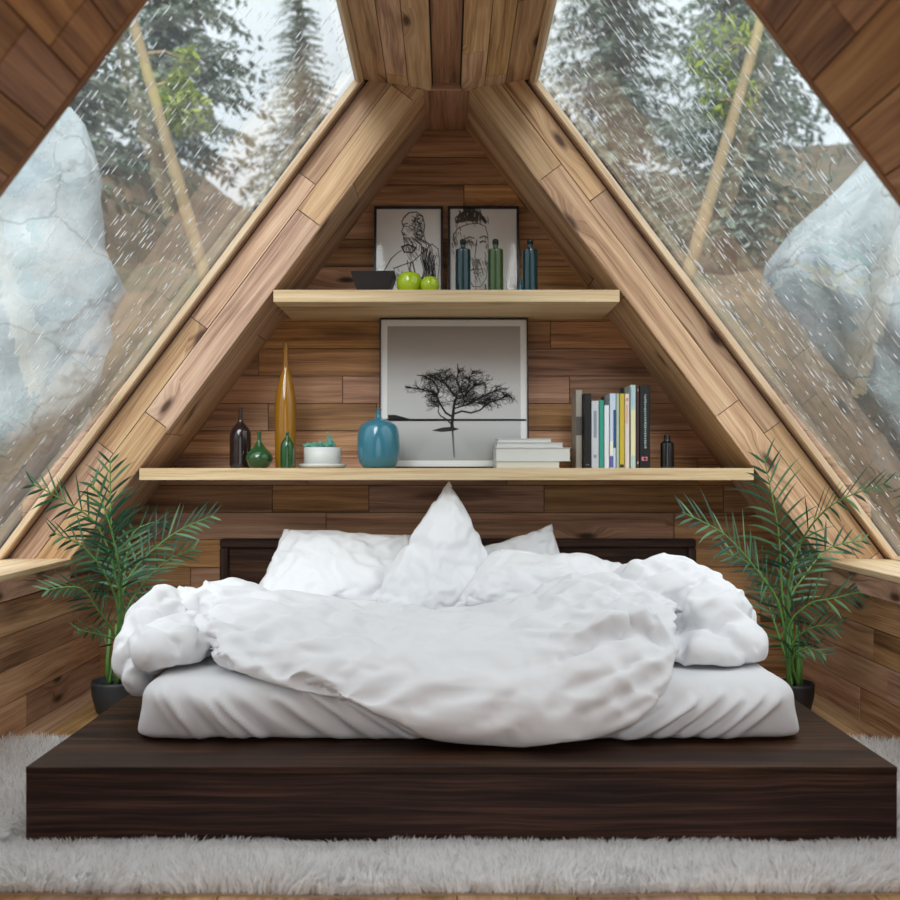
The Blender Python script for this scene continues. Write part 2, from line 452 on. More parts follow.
g2_ = dr.n('ShaderNodeBsdfGlossy', Roughness=.12); d2_ = dr.n('ShaderNodeBsdfTranslucent', Color=(.95, .97, 1, 1)); d3_ = dr.n('ShaderNodeBsdfDiffuse', Color=(.95, .97, 1, 1))
m0 = dr.n('ShaderNodeMixShader'); m0.inputs[0].default_value = .35; dr.l(d2_.outputs[0], m0.inputs[1]); dr.l(d3_.outputs[0], m0.inputs[2])
m1 = dr.n('ShaderNodeMixShader'); m1.inputs[0].default_value = .92; dr.l(t2.outputs[0], m1.inputs[1]); dr.l(m0.outputs[0], m1.inputs[2])
m2 = dr.n('ShaderNodeMixShader'); dr.l(dr.math('MULTIPLY', f2.outputs['Facing'], .35), m2.inputs[0]); dr.l(m1.outputs[0], m2.inputs[1]); dr.l(g2_.outputs[0], m2.inputs[2]); dr.l(m2.outputs[0], dr.out.inputs[0])
M['rain'] = dr.mat

def rain(sg, wv, s0, s1, parent, rg):
    mb = MB()
    T = Vector((sg*sinn, 0, -cosn)); NO = Vector((sg*cosn, 0, sinn)); X = Vector((0, 1, 0))
    def drop(s, y, L, Wd, lean):
        if s+L > s1 or s < s0 or not (YN-.4 < y < YF-.1): return
        T2 = (T+X*lean).normalized(); c0 = slope_pt(sg, s, wv, y); b = len(mb.v); seg = 5
        for i in range(seg+1):
            f = i/seg; w = Wd*(math.sin(PI*(.06+f*.9))**.6) if 0 < i < seg else 0
            c = c0+T2*(L*f)+X*rg.gauss(0, .0004)
            mb.v += [tuple(c-X*w), tuple(c-NO*w*.9), tuple(c+X*w)]
        for i in range(seg):
            a = b+i*3; mb.face((a, a+1, a+4, a+3), None, .5, 0, True); mb.face((a+1, a+2, a+5, a+4), None, .5, 0, True)
    def ypos(): return YN-.35+(YF-.1-YN+.35)*rg.random()**1.2
    for k in range(1500 if sg > 0 else 1300):        # single drops
        drop(s0+(s1-s0)*rg.random()**1.5, ypos(), .006+.035*rg.random(), .0012+.0022*rg.random(), rg.gauss(0, .02))
    for k in range(190 if sg > 0 else 80):           # rivulets broken into beads
        y = ypos(); s = s0+(s1-s0)*rg.random()**1.7; end = s+rg.uniform(.15, .75); lean = rg.gauss(0, .012); wd = rg.uniform(.0012, .0026)
        while s < end:
            L = rg.uniform(.01, .07); drop(s, y, L, wd*rg.uniform(.6, 1.3), lean); s += L+rg.uniform(.001, .03)*(1 if rg.random() < .8 else 3); y += L*lean+rg.gauss(0, .0008)
    o = mb.build('rain_streaks', M['rain'], parent); o['kind'] = 'stuff'; return o

for sg in (-1, 1):
    T = Vector((sg*sinn, 0, -cosn)); NO = Vector((sg*cosn, 0, sinn))
    R = Matrix(((T.x, 0, NO.x), (0, 1, 0), (T.z, 0, NO.z)))
    wv = TH+.005
    s0, s1 = s_at(ZC2, TH), s_at(ZL, TH)
    base = slope_pt(sg, s1, TH, (YN+YF)/2)
    wroot = thing('window_1' if sg < 0 else 'window_2', base, None, None, kind='structure')
    mb = MB()
    bw = .034
    yn = YN-.6
    for (sa, sb, ya, yb) in ((s0, s1, YF-.055, YF-.055+bw), (s0, s1, yn, yn+bw)):
        mb.box(slope_pt(sg, (sa+sb)/2, TH-.022, (ya+yb)/2), (sb-sa, yb-ya, .028), rot=R, bev=.004, r=.8)
    for s_ in (s0+.0, s1-.03):
        mb.box(slope_pt(sg, s_+.015, TH-.022, (yn+YF)/2), (.03, YF-yn-.05, .028), rot=R, bev=.004, r=.6)
    mb.box(slope_pt(sg, (s0+s1)/2, TH-.022, YF-.012), (s1-s0, .022, .03), rot=R, r=.2, m=1)
    mb.build('window_frame', [M['ledge'], M['ceil']], wroot)
    mb2 = MB(); mb2.v = [tuple(slope_pt(sg, a, wv, b)) for a, b in ((s0, yn), (s1, yn), (s1, YF+.03), (s0, YF+.03))]; mb2.face((0, 1, 2, 3), [(0, 0), (1, 0), (1, 1), (0, 1)])
    mb2.build('pane', M['glass_pane'], wroot)
    rain(sg, wv+.0015, s0, s1, wroot, random.Random(21+sg))

# ------------------------------------------------------------------ outside
def sstep(a, b, x):
    t = max(0, min(1, (x-a)/(b-a))); return t*t*(3-2*t)
def ground_z(x, y):
    back = sstep(5.6, 10.5, y)*3.3+sstep(10, 24, y)*3.5
    side = sstep(2.6, 7, abs(x))*1.7
    n = noise.fractal(Vector((x*.55, y*.55, 3)), 1, 2, 5)*.35+noise.fractal(Vector((x*2.3, y*2.3, 8)), 1, 2, 3)*.10
    f = max(sstep(2.3, 3.2, abs(x)), sstep(5.0, 6.0, y))
    return -.45+(back+side+n)*f
t = NT('forest_soil')
tc_ = t.n('ShaderNodeTexCoord'); a = t.n('ShaderNodeTexNoise', Scale=1.6, Detail=6.0, Roughness=.65); b_ = t.n('ShaderNodeTexNoise', Scale=9.0, Detail=5.0)
t.l(tc_.outputs['Object'], a.inputs['Vector']); t.l(tc_.outputs['Object'], b_.inputs['Vector'])
c1 = t.ramp(a.outputs[0], [(.35, lin('#4c563f')), (.47, lin('#675f4c')), (.6, lin('#7a6c59')), (.72, lin('#918671'))])
c2 = t.mix(.45, c1, t.ramp(b_.outputs[0], [(.35, lin('#4c4234')), (.6, lin('#a89878'))]), 'OVERLAY')
t.bsdf(Base_Color=c2, Roughness=.95)
M['soil'] = t.mat
nx, ny = 130, 120
mb = MB()
for j in range(ny+1):
    for i in range(nx+1):
        x = -16+32*i/nx; y = -5+32*j/ny; mb.v.append((x, y, ground_z(x, y)))
for j in range(ny):
    for i in range(nx):
        q = j*(nx+1)+i; mb.face((q, q+1, q+nx+2, q+nx+1), None, .5, 0, True)
tag(mb.build('ground', M['soil']), kind='structure')

t = NT('pale_rock')
tc_ = t.n('ShaderNodeTexCoord'); a = t.n('ShaderNodeTexNoise', Scale=1.7, Detail=8.0, Roughness=.6); t.l(tc_.outputs['Object'], a.inputs['Vector'])
vo = t.n('ShaderNodeTexVoronoi', feature='DISTANCE_TO_EDGE', Scale=1.25)
nv = t.n('ShaderNodeTexNoise', Scale=2.5, Detail=4.0); t.l(tc_.outputs['Object'], nv.inputs['Vector'])
va = t.n('ShaderNodeVectorMath', operation='MULTIPLY_ADD'); va.inputs[1].default_value = (.6, .6, .6); t.l(nv.outputs['Color'], va.inputs[0]); t.l(tc_.outputs['Object'], va.inputs[2]); t.l(va.outputs[0], vo.inputs['Vector'])
c1 = t.ramp(a.outputs[0], [(.3, lin('#869194')), (.5, lin('#a9b3b6')), (.7, lin('#c2c9cb'))])
ck = t.ramp(vo.outputs['Distance'], [(.0, (0, 0, 0, 1)), (.022, (1, 1, 1, 1))])
c2 = t.mix(t.math('MULTIPLY', t.math('SUBTRACT', 1, ck), .55), c1, lin('#5d625e'))
bp = t.n('ShaderNodeBump', Strength=.5, Distance=.12); t.l(a.outputs[0], bp.inputs['Height'])
t.bsdf(Base_Color=c2, Roughness=.85, Normal=bp.outputs[0])
M['rock'] = t.mat

def boulder(c, rad, seed, label, rz=0):
    bm = bmesh.new(); bmesh.ops.create_icosphere(bm, subdivisions=5, radius=1)
    o3 = Vector((seed*3.1, seed*1.7, seed*.9))
    planes = []; rg = random.Random(seed)
    for k in range(22):
        d = Vector((rg.gauss(0, 1), rg.gauss(0, 1), rg.gauss(0, 1))).normalized(); planes.append((d, rg.uniform(.66, .92)))
    for v in bm.verts:
        d = v.co.normalized(); r = 1.0
        for pn, h in planes:
            dd = d.dot(pn)
            if dd > .05: r = min(r, h/dd)
        r += noise.fractal(d*1.6+o3, 1, 2, 5)*.09+noise.fractal(d*6+o3, 1, 2, 4)*.035
        v.co = Vector((d.x*r*rad[0], d.y*r*rad[1], d.z*r*rad[2]))
    bmesh.ops.rotate(bm, verts=bm.verts, cent=(0, 0, 0), matrix=Matrix.Rotation(rz, 3, 'Y'))
    me = bpy.data.meshes.new('boulder'); bm.to_mesh(me); bm.free(); me.materials.append(M['rock'])
    for p in me.polygons: p.use_smooth = True
    o = bpy.data.objects.new('boulder', me); COL.objects.link(o); o.location = c
    return tag(o, label, 'rock')
boulder((-4.3, 6.6, 1.95), (2.35, 1.3, 2.4), 3, 'large pale grey cracked boulder outside the left skylight', rz=.35)
boulder((4.72, 6.7, 1.85), (2.6, 1.35, 2.6), 8, 'large pale grey cracked boulder outside the right skylight', rz=-.3)

def leaf_mat(name, a, b, c):
    t = NT(name); at = t.n('ShaderNodeAttribute', attribute_name='rnd')
    col = t.ramp(at.outputs['Fac'], [(0, a), (.5, b), (1, c)])
    di = t.n('ShaderNodeBsdfDiffuse'); tl = t.n('ShaderNodeBsdfTranslucent'); mx = t.n('ShaderNodeMixShader'); mx.inputs[0].default_value = .3
    t.l(col, di.inputs[0]); t.l(col, tl.inputs[0]); t.l(di.outputs[0], mx.inputs[1]); t.l(tl.outputs[0], mx.inputs[2]); t.l(mx.outputs[0], t.out.inputs[0])
    return t.mat
M['needles'] = leaf_mat('conifer_needles', lin('#4d5d52'), lin('#7b8b7b'), lin('#b3bfae'))  # needle greens paled to stand in for haze among the trees
M['lime'] = leaf_mat('lime_leaves', lin('#55652c'), lin('#84963a'), lin('#aab455'))
M['bark'] = plain('tree_bark', lin('#5d5347'), .9, noise_amt=.3, bscale=8)
M['palebark'] = plain('pale_peeled_bark', lin('#97835f'), .8, noise_amt=.15, bscale=8)

def conifer_meshes(h, seed, dens=1.0):
    rg = random.Random(seed); mb = MB()
    mb.tube([(0, 0, 0), (0, 0, h*.5), (0, 0, h)], [h*.016, h*.01, h*.002], seg=7)
    tm = mb.build('trunk', M['bark']); mf = MB()
    z = h*.10
    while z < h*.985:
        R = (h-z)*.23+.05
        for k in range(int((10+4*rg.random())*dens)):
            an = rg.uniform(0, 2*PI); L = R*rg.uniform(.65, 1.1); d = Vector((math.cos(an), math.sin(an), 0)); sd = Vector((-d.y, d.x, 0))
            nseg = 10
            for i in range(nseg):
                f = (i+rg.random())/nseg; p = Vector((0, 0, z))+d*L*f+Vector((0, 0, -L*.35*f*f+.1*L*f))
                for s_ in (-1, 1):
                    for w in range(2):
                        ll = L*.22*(1-f*.6)*rg.uniform(.6, 1.2)
                        tip = p+d*ll*rg.uniform(.4, .8)+sd*s_*ll*rg.uniform(.3, 1)+Vector((0, 0, -ll*rg.uniform(.1, .8)))
                        q = p+Vector((0, 0, .02)); b = len(mf.v); wv_ = (tip-p).cross(Vector((0, 0, 1))).normalized()*ll*.12
                        mid = (p+tip)/2
                        mf.v += [tuple(p), tuple(mid+wv_), tuple(tip), tuple(mid-wv_+Vector((0, 0, -.03)))]
                        mf.face((b, b+1, b+2, b+3), None, rg.random())
        z += h*.024
    fm = mf.build('foliage', M['needles'])
    return tm, fm
protos = []
for h, sd in ((9, 1), (7, 2), (11, 3)):
    protos.append(conifer_meshes(h, sd))
spots = [(-8.3, 12.4, 1, 'conifer nearest the left edge of the left skylight'),
         (-4.7, 12.4, 1, 'conifer above the left boulder, seen through the left skylight'),
         (-9.8, 17.2, 0, 'dark conifer far left, behind the left boulder'),
         (-4.9, 17.2, 2, 'tall conifer behind the pale leaning trunk in the left skylight'),
         (-3.4, 23.0, 1, 'small faint conifer against the white sky near the roof ridge'),
         (3.5, 12.4, 1, 'conifer left of the pale leaning trunk in the right skylight'),
         (7.1, 12.4, 1, 'conifer above the right boulder, seen through the right skylight'),
         (2.9, 17.4, 2, 'tall conifer closest to the ridge in the right skylight'),
         (8.2, 17.2, 0, 'tall conifer right of the leaning trunk in the right skylight'),
         (7.0, 23.4, 2, 'farthest conifer behind the leaning trunk in the right skylight')]
used = set(); rg = random.Random(5)
for (x, y, k, lab) in spots:
    gz = ground_z(x, y)-.1
    r = thing('conifer_tree', (x, y, gz), lab, 'tree', 'conifers behind the cabin')
    tm, fm = protos[k]
    if k in used: tm = tm.copy(); fm = fm.copy(); COL.objects.link(tm); COL.objects.link(fm)
    used.add(k)
    tm.parent = r; fm.parent = r; r.rotation_euler.z = rg.uniform(0, 6); s_ = rg.uniform(.9, 1.1); r.scale = (s_, s_, s_)

def leaning_tree(p0, p1, clumps, label):
    p0 = Vector(p0); p1 = Vector(p1); d = (p0-p1)
    base = p1.copy()
    for i in range(40):
        if base.z < ground_z(base.x, base.y): break
        base -= d*.1
    r = thing('leaning_tree', base, label, 'tree', 'pale leaning trees behind the cabin')
    mb = MB(); mb.tube([base, p1, p0, p0+d*.7], [.055, .05, .04, .03], seg=9)
    mb.build('trunk', M['palebark'], r)
    mb = MB(); rg = random.Random(int(abs(p0.x)*100))
    for (c, R, n) in clumps:
        c = Vector(c)
        a0 = p1+d*max(0, min(1, (c-p1).dot(d)/d.length_squared))
        for i in range(n//2):
            v = Vector((rg.gauss(0, 1), rg.gauss(0, 1), rg.gauss(0, 1))); v = v/max(1.2, v.length)*R*1.25; p = c+v
            a = Vector((rg.gauss(0, 1), rg.gauss(0, 1), rg.gauss(0, 1))).normalized(); b2 = a.orthogonal().normalized(); L = rg.uniform(.03, .06)
            b = len(mb.v); mb.v += [tuple(p-a*L), tuple(p+b2*L*.5), tuple(p+a*L), tuple(p-b2*L*.5)]; mb.face((b, b+1, b+2, b+3), None, rg.random())
    mb.build('foliage', M['lime'], r)
    for (c, R, n) in clumps:
        c = Vector(c); a0 = p1+d*max(0, min(1, (c-p1).dot(d)/d.length_squared))
        mb = MB(); mb.tube([a0, (a0+c)/2+Vector((0, 0, .05)), c], [.02, .014, .006], seg=6)
        mb.build('branch', M['palebark'], r)
leaning_tree(P(141, 50, 7.4), P(190, 225, 7.4), [(P(178, 92, 7.6), .10, 200), (P(190, 114, 7.5), .13, 320), (P(186, 62, 7.7), .08, 90)], 'pale leaning trunk with lime green leaves, seen through the left skylight')
leaning_tree(P(754, 45, 7.4), P(706, 212, 7.4), [(P(722, 52, 7.6), .2, 420), (P(742, 95, 7.5), .10, 120), (P(716, 105, 7.5), .09, 120)], 'pale leaning trunk with lime green leaves, seen through the right skylight')

# ------------------------------------------------------------------ shelves
def shelf(z, t, label):
    hw = (ZA-z)/SL-.002
    hw2 = (ZA-(z+0))/SL
    mb = MB()
    y0, y1 = YF-.002, YB
    lo = (ZA-(z-t))/SL-.002
    pts = [(-hw, 0, z), (hw, 0, z), (hw, 0, z-t), (-hw, 0, z-t)]
    mb.prism([(p[0], y0, p[2]) for p in pts], (0, -1, 0), y1-y0, (1, 0, 0), (0, 0, 1), r=.55)
    return tag(mb.build('shelf', M['shelf'], loc=(0, y1, z-t)), label, 'shelf')
ZU, ZW = 1.760, 1.008
shelf(ZU, .050, 'short upper pine shelf in the peak of the gable')
shelf(ZW, .050, 'long lower pine shelf above the headboard')

# ------------------------------------------------------------------ pictures
M['black'] = plain('black_frame', lin('#17151a'), .35)
M['white_frame'] = plain('white_frame', lin('#efeeec'), .4)
M['paper'] = plain('art_paper', lin('#e2dfdc'), .8, noise_amt=.04, bscale=9)
M['ink'] = plain('black_ink', lin('#1b1b1d'), .8)
M['grey_ink'] = plain('grey_ink', lin('#86847f'), .8)
M['soft_ink'] = plain('pencil_grey', lin('#55534f'), .8)
t = NT('grey_sea_print'); tc_ = t.n('ShaderNodeTexCoord'); sp_ = t.n('ShaderNodeSeparateXYZ'); t.l(tc_.outputs['Generated'], sp_.inputs[0])
col = t.ramp(sp_.outputs[2], [(0, lin('#9ea1a0')), (.12, lin('#a9abaa')), (.25, lin('#c4c6c6')), (.55, lin('#cccccc')), (.8, lin('#b6b2af')), (1, lin('#a19b97'))])
t.bsdf(Base_Color=col, Roughness=.6); M['sea_print'] = t.mat
t = NT('picture_glass'); fr = t.n('ShaderNodeLayerWeight', Blend=.5); tr = t.n('ShaderNodeBsdfTransparent'); gs = t.n('ShaderNodeBsdfGlossy', Roughness=.03); mx = t.n('ShaderNodeMixShader')
t.l(t.math('ADD', t.math('MULTIPLY', t.math('POWER', fr.outputs['Facing'], 5.0), .9), .03), mx.inputs[0]); t.l(tr.outputs[0], mx.inputs[1]); t.l(gs.outputs[0], mx.inputs[2]); t.l(mx.outputs[0], t.out.inputs[0])
M['cover'] = t.mat

def strokes(mb, lines, y, m=0, sx=1, sz=1, ox=0, oz=0):
    'flat ink strokes on a sheet: list of (width, [(x,z),...])'
    for w, pts in lines:
        pts = [Vector((ox+p[0]*sx, 0, oz+p[1]*sz)) for p in pts]; n = len(pts)
        for i in range(n-1):
            d = pts[i+1]-pts[i]
            if d.length < 1e-6: continue
            s_ = Vector((-d.z, 0, d.x)).normalized(); w0 = w*(1-.5*i/n); w1 = w*(1-.5*(i+1)/n)
            a, b = pts[i]-d*.05, pts[i+1]+d*.05; k = len(mb.v)
            mb.v += [(a.x+s_.x*w0/2, y, a.z+s_.z*w0/2), (a.x-s_.x*w0/2, y, a.z-s_.z*w0/2), (b.x-s_.x*w1/2, y, b.z-s_.z*w1/2), (b.x+s_.x*w1/2, y, b.z+s_.z*w1/2)]
            mb.face((k, k+1, k+2, k+3), m=m)

def tilt(o, ang): o.rotation_euler = (-ang, 0, 0)   # lean back on the wall

def picture(name, cx, w, h, z0, fw, depth, fmat, mat_border, label, artist, lean, yfoot):
    r = thing(name, (cx, yfoot, z0), label, 'picture')
    mb = MB()
    for (x, z, sx, sz) in ((0, fw/2, w, fw), (0, h-fw/2, w, fw), (-w/2+fw/2, h/2, fw, h-2*fw), (w/2-fw/2, h/2, fw, h-2*fw)):
        mb.box((x, 0, z), (sx, depth, sz), bev=.001, r=.5)
    mb.box((0, depth*.35, h/2), (w-2*fw+.002, .003, h-2*fw+.002), r=.5)
    o = mb.build('frame', fmat); o.parent = r
    artist(r, w-2*fw, h-2*fw, fw, mat_border, depth)
    k = MB(); yy = -depth*.30
    k.v = [(-w/2+fw, yy, fw), (w/2-fw, yy, fw), (w/2-fw, yy, h-fw), (-w/2+fw, yy, h-fw)]; k.face((0, 1, 2, 3))
    g = k.build('glass_cover', M['cover']); g.parent = r
    tilt(r, lean)
    return r

def sheet(r, name, w, h, zb, y, mat, xc=0):
    k = MB(); k.box((xc, y, zb+h/2), (w, .001, h), r=.5); o = k.build(name, mat); o.parent = r; return o

def art_tree(r, w, h, zb, mbd, depth):
    sheet(r, 'mat_board', w, h, zb, depth*.2, M['white_frame'])
    wi, hi = w-2*mbd, h-2*mbd
    sh = sheet(r, 'print', wi, hi, zb+mbd, depth*.2-.0015, M['sea_print'])
    mb = MB(); y = depth*.2-.0030
    X = lambda px: (px-375*5.62-0)/1  # unused
    def q(cx, cz): return ((cx-445)/745*wi, zb+mbd+(800-cz)/728*hi)      # from measures on the print
    L = []
    # shore and island
    for (a, b, c, d, t_) in ((78, 583, 812, 583, 7),):
        L.append((t_/745*wi*2, [q(a, b), q(812, 583)]))
    L2 = [q(78, 555), q(120, 556), q(160, 566), q(200, 577), q(380, 580), q(380, 588), q(78, 588)]
    k = len(mb.v); mb.v += [(p[0], y, p[1]) for p in L2]; mb.face([k+i for i in range(len(L2))][::-1])
    k = len(mb.v); P2 = [q(320, 640), q(380, 624), q(430, 620), q(478, 632), q(440, 642), q(380, 648)]
    mb.v += [(p[0], y, p[1]) for p in P2]; mb.face([k+i for i in range(len(P2))][::-1])
    rg = random.Random(11)
    main = [[(438, 640), (434, 600), (440, 560), (444, 520), (450, 480), (462, 462)],
            [(440, 600), (425, 600), (405, 580), (370, 560), (358, 540), (362, 500)],
            [(436, 565), (400, 545), (370, 500), (352, 460), (330, 435), (250, 415), (175, 403)],
            [(446, 550), (490, 535), (540, 545), (590, 530), (640, 490), (700, 470), (740, 455)],
            [(450, 520), (520, 500), (580, 470), (640, 440), (690, 420)],
            [(455, 465), (500, 465), (520, 430), (560, 400), (620, 380)],
            [(462, 462), (430, 430), (400, 390), (350, 360), (300, 340)],
            [(352, 460), (360, 420), (330, 370), (280, 345), (240, 340)],
            [(500, 460), (480, 420), (460, 370), (470, 320), (465, 280)],
            [(400, 390), (410, 350), (380, 320)], [(520, 430), (530, 370), (550, 320)], [(450, 500), (530, 480), (600, 500), (640, 470)]]
    wd = [20, 9, 12, 11, 8, 9, 9, 8, 8, 5, 5, 5]
    for w_, pts in zip(wd, main): L.append((w_/745*wi, [q(*p) for p in pts]))
    def crown(x):
        t_ = (x-180)/560; return 300+abs(t_-.5)**2.2*500
    for w_, pts in zip(wd[1:], main[1:]):
        for i in range(1, len(pts)):
            for k in range(11):
                f = rg.random(); x = pts[i-1][0]+(pts[i][0]-pts[i-1][0])*f; z = pts[i-1][1]+(pts[i][1]-pts[i-1][1])*f
                if z > 520: continue
                an = math.atan2(-1, (x-450)/160)+rg.gauss(0, .6); seg = [(x, z)]
                for s_ in range(6):
                    x += math.cos(an)*11; z += math.sin(an)*9; an += rg.gauss(0, .45); an += .15*(1 if math.cos(an) > 0 else -1)
                    if z < crown(x): break
                    seg.append((x, z))
                    if rg.random() < .6:
                        a2 = an+rg.choice((-1, 1))*rg.uniform(.5, 1.1); s2 = [(x, z)]; x2, z2 = x, z
                        for _ in range(3): x2 += math.cos(a2)*8; z2 += math.sin(a2)*7; a2 += rg.gauss(0, .5); s2.append((x2, z2))
                        L.append((2.0/745*wi, [q(*p) for p in s2]))
                if len(seg) > 1: L.append((3.0/745*wi, [q(*p) for p in seg]))
    strokes(mb, L, y)
    o = mb.build('printed_tree', M['ink']); o.parent = sh
    mb = MB(); strokes(mb, [(12/745*wi, [q(438, 645), q(441, 700), q(447, 780)])], y)
    o = mb.build('printed_reflection', M['soft_ink']); o.parent = sh

def art_bust(r, w, h, zb, mbd, depth):
    sh = sheet(r, 'paper', w, h, zb, depth*.2, M['paper'])
    y = depth*.2-.0015; mb = MB(); g = MB(); rg = random.Random(4)
    def q(x, z): return ((x/267-.5)*w, zb+(1-z/320)*h)    # measured on a 267 x 320 sheet
    L = []
    def ln(wd, pts, jit=1.5):
        L.append((wd*1.5/267*w, [q(x+rg.gauss(0, jit*.4), z+rg.gauss(0, jit*.4)) for x, z in pts]))
    # seated bearded figure with a draped shoulder
    ln(3.5, [(112, 30), (135, 12), (165, 10), (190, 25), (200, 55), (196, 90), (205, 110)])
    ln(3, [(112, 30), (104, 45), (112, 60), (104, 78), (116, 84), (112, 100), (128, 112)])
    for k in range(26): ln(2.2, [(150+rg.uniform(-12, 40), 16+k*3.2), (165+rg.uniform(-8, 34), 24+k*3.2), (158+rg.uniform(0, 40), 34+k*3.2)], 3)
    for k in range(14): ln(2, [(112+k*5, 98), (120+k*8+rg.gauss(0, 4), 120), (114+k*9, 142)], 3)
    ln(3.5, [(108, 52), (130, 50)]); ln(3, [(112, 60), (126, 60)]); ln(3, [(108, 86), (126, 90)])
    ln(5, [(104, 130), (130, 122), (165, 132), (150, 148), (118, 146), (104, 130)])
    ln(2.5, [(60, 170), (85, 150), (104, 140)]); ln(3, [(60, 170), (30, 215), (28, 255), (60, 285)])
    ln(3, [(75, 200), (110, 190), (150, 180), (190, 150), (230, 120), (255, 135), (262, 180), (256, 240)])
    for k in range(9):
        ln(4.4 if k % 2 else 2.6, [(190+k*7, 128+k*4), (185+k*6, 170+k*3), (196+k*5, 210), (186+k*6, 250-k*3)], 3)
    for k in range(6): ln(4.0, [(190+k*4, 230+k*3), (205+k*8, 262-k*4), (238, 236-k*12)], 3)
    ln(4, [(150, 180), (160, 215), (158, 250), (172, 290)]); ln(2.5, [(90, 250), (120, 280), (160, 296), (200, 280)])
    ln(3, [(20, 232), (34, 246), (50, 250)]); ln(2.5, [(128, 175), (135, 205), (150, 215)])
    strokes(mb, L, y)
    L = []
    for k in range(170):
        cx, cz, sx, sz = rg.choice(((150, 60, 34, 34), (220, 190, 26, 50), (140, 140, 30, 20), (90, 225, 40, 30), (180, 260, 40, 25)))
        x = cx+rg.gauss(0, sx*.5); z = cz+rg.gauss(0, sz*.5); l = rg.uniform(8, 20)
        ln(2.2, [(x, z), (x+l*.6, z+l)], 0)
    strokes(mb, L, y+.0006, 1); o = mb.build('drawing', [M['ink'], M['grey_ink']]); o.parent = sh

def art_face(r, w, h, zb, mbd, depth):
    sh = sheet(r, 'paper', w, h, zb, depth*.2, M['paper'])
    y = depth*.2-.0015; mb = MB(); g = MB(); rg = random.Random(9); L = []
    def q(x, z): return ((x/265-.5)*w, zb+(1-z/320)*h)
    def ln(wd, pts, jit=1.0):
        L.append((wd*1.5/265*w, [q(x+rg.gauss(0, jit*.4), z+rg.gauss(0, jit*.4)) for x, z in pts]))
    # portrait of a face with hair tied on top
    ln(3, [(20, 120), (12, 90), (30, 66), (70, 52), (110, 48), (140, 60), (150, 90), (152, 130)])
    ln(2.6, [(50, 130), (52, 180), (66, 230), (92, 262), (120, 264), (142, 236), (150, 190), (152, 130)])
    ln(4, [(62, 100), (78, 94), (96, 100)]); ln(4, [(118, 98), (134, 92), (148, 98)])
    ln(5, [(64, 114), (78, 110), (92, 115)]); ln(5, [(118, 114), (132, 109), (144, 114)])
    ln(2.6, [(106, 105), (102, 140), (98, 165), (108, 174), (122, 170)])
    ln(3.4, [(84, 208), (100, 202), (112, 205), (130, 204)]); ln(2.6, [(92, 216), (110, 222), (124, 214)])
    ln(4, [(70, 262), (74, 290), (60, 312)]); ln(4, [(140, 256), (144, 290), (160, 312)])
    for k in range(70):
        x = 20+rg.random()*130; z0 = 50-rg.random()*6-8*math.sin((x-20)/130*PI)
        ln(3, [(x, z0), (x+rg.gauss(0, 8)-(x-80)*.2, z0-16), (x+rg.gauss(0, 14)-(x-70)*.5, z0-34-rg.random()*12)], 2)
    strokes(mb, L, y)
    L = []
    for k in range(190):
        cx, cz, sx, sz = rg.choice(((30, 100, 30, 40), (142, 160, 10, 70), (110, 215, 24, 30), (95, 180, 24, 14), (80, 110, 30, 12), (110, 285, 40, 20), (95, 30, 60, 14)))
        x = cx+rg.gauss(0, sx*.5); z = cz+rg.gauss(0, sz*.5); l = rg.uniform(8, 18); ln(2.4, [(x, z), (x+l*.3, z+l)], 0)
    strokes(mb, L, y+.0006, 1); o = mb.build('drawing', [M['soft_ink'], M['grey_ink']]); o.parent = sh

picture('picture_frame', P(408, 0, 4.60).x, .322, .478, ZU+.001, .011, .018, M['black'], 0, 'black framed ink drawing of a bearded draped figure, on the upper shelf', art_bust, math.radians(7), 4.632)
picture('picture_frame', P(484, 0, 4.60).x, .333, .478, ZU+.001, .011, .018, M['black'], 0, 'black framed pencil portrait of a face, behind the upper shelf bottles', art_face, math.radians(7), 4.632)
picture('picture_frame', P(454, 0, 4.54).x, .690, .700, ZW+.001, .006, .022, M['black'], .030, 'large square black and white print of a lone tree standing in water', art_tree, math.radians(5), 4.60)

# ------------------------------------------------------------------ vases and bottles
def gl_mat(name, col, rough=.12, spec=.6, coat=.5, trans=.25):
    return plain(name, col, rough, spec=spec, coat=coat, trans=trans, ior=1.45)
M['g_brown'] = gl_mat('dark_brown_glass', lin('#2a1e1e'))
M['g_green'] = gl_mat('bottle_green_glass', lin('#27562c'))
M['g_amber'] = gl_mat('amber_glass', lin('#a8741c'))
M['g_blue'] = gl_mat('blue_glaze', lin('#38798d'), trans=0)
M['g_teal'] = gl_mat('deep_teal_glass', lin('#113d44'))
M['g_olive'] = gl_mat('olive_green_glass', lin('#42602a'))
M['g_lime'] = gl_mat('lime_green_glaze', lin('#a3bd1c'), trans=0)
M['g_black'] = gl_mat('black_glass', lin('#17181a'), trans=0)
M['white_cer'] = plain('white_ceramic', lin('#cfd2d0'), .35)
M['dark_cer'] = plain('black_clay', lin('#1d191b'), .55)
M['succ'] = plain('blue_green_succulent', lin('#5fa08c'), .5, noise_amt=.3, bscale=30)
M['soil2'] = plain('potting_soil', lin('#2d231c'), .95, noise_amt=.3, bscale=60)
M['cork'] = plain('dark_stopper', lin('#171a1c'), .3)

def spl(pts, n=8):
    'smooth profile through (r, z) points'
    out = []; m = len(pts)
    for i in range(m-1):
        p0, p1, p2, p3 = pts[max(i-1, 0)], pts[i], pts[i+1], pts[min(i+2, m-1)]
        for k in range(n):
            t_ = k/n
            out.append(tuple(.5*((2*p1[j])+(-p0[j]+p2[j])*t_+(2*p0[j]-5*p1[j]+4*p2[j]-p3[j])*t_*t_+(-p0[j]+3*p1[j]-3*p2[j]+p3[j])*t_**3) for j in (0, 1)))
    out.append(pts[-1]); return [(max(0, a), b) for a, b in out]

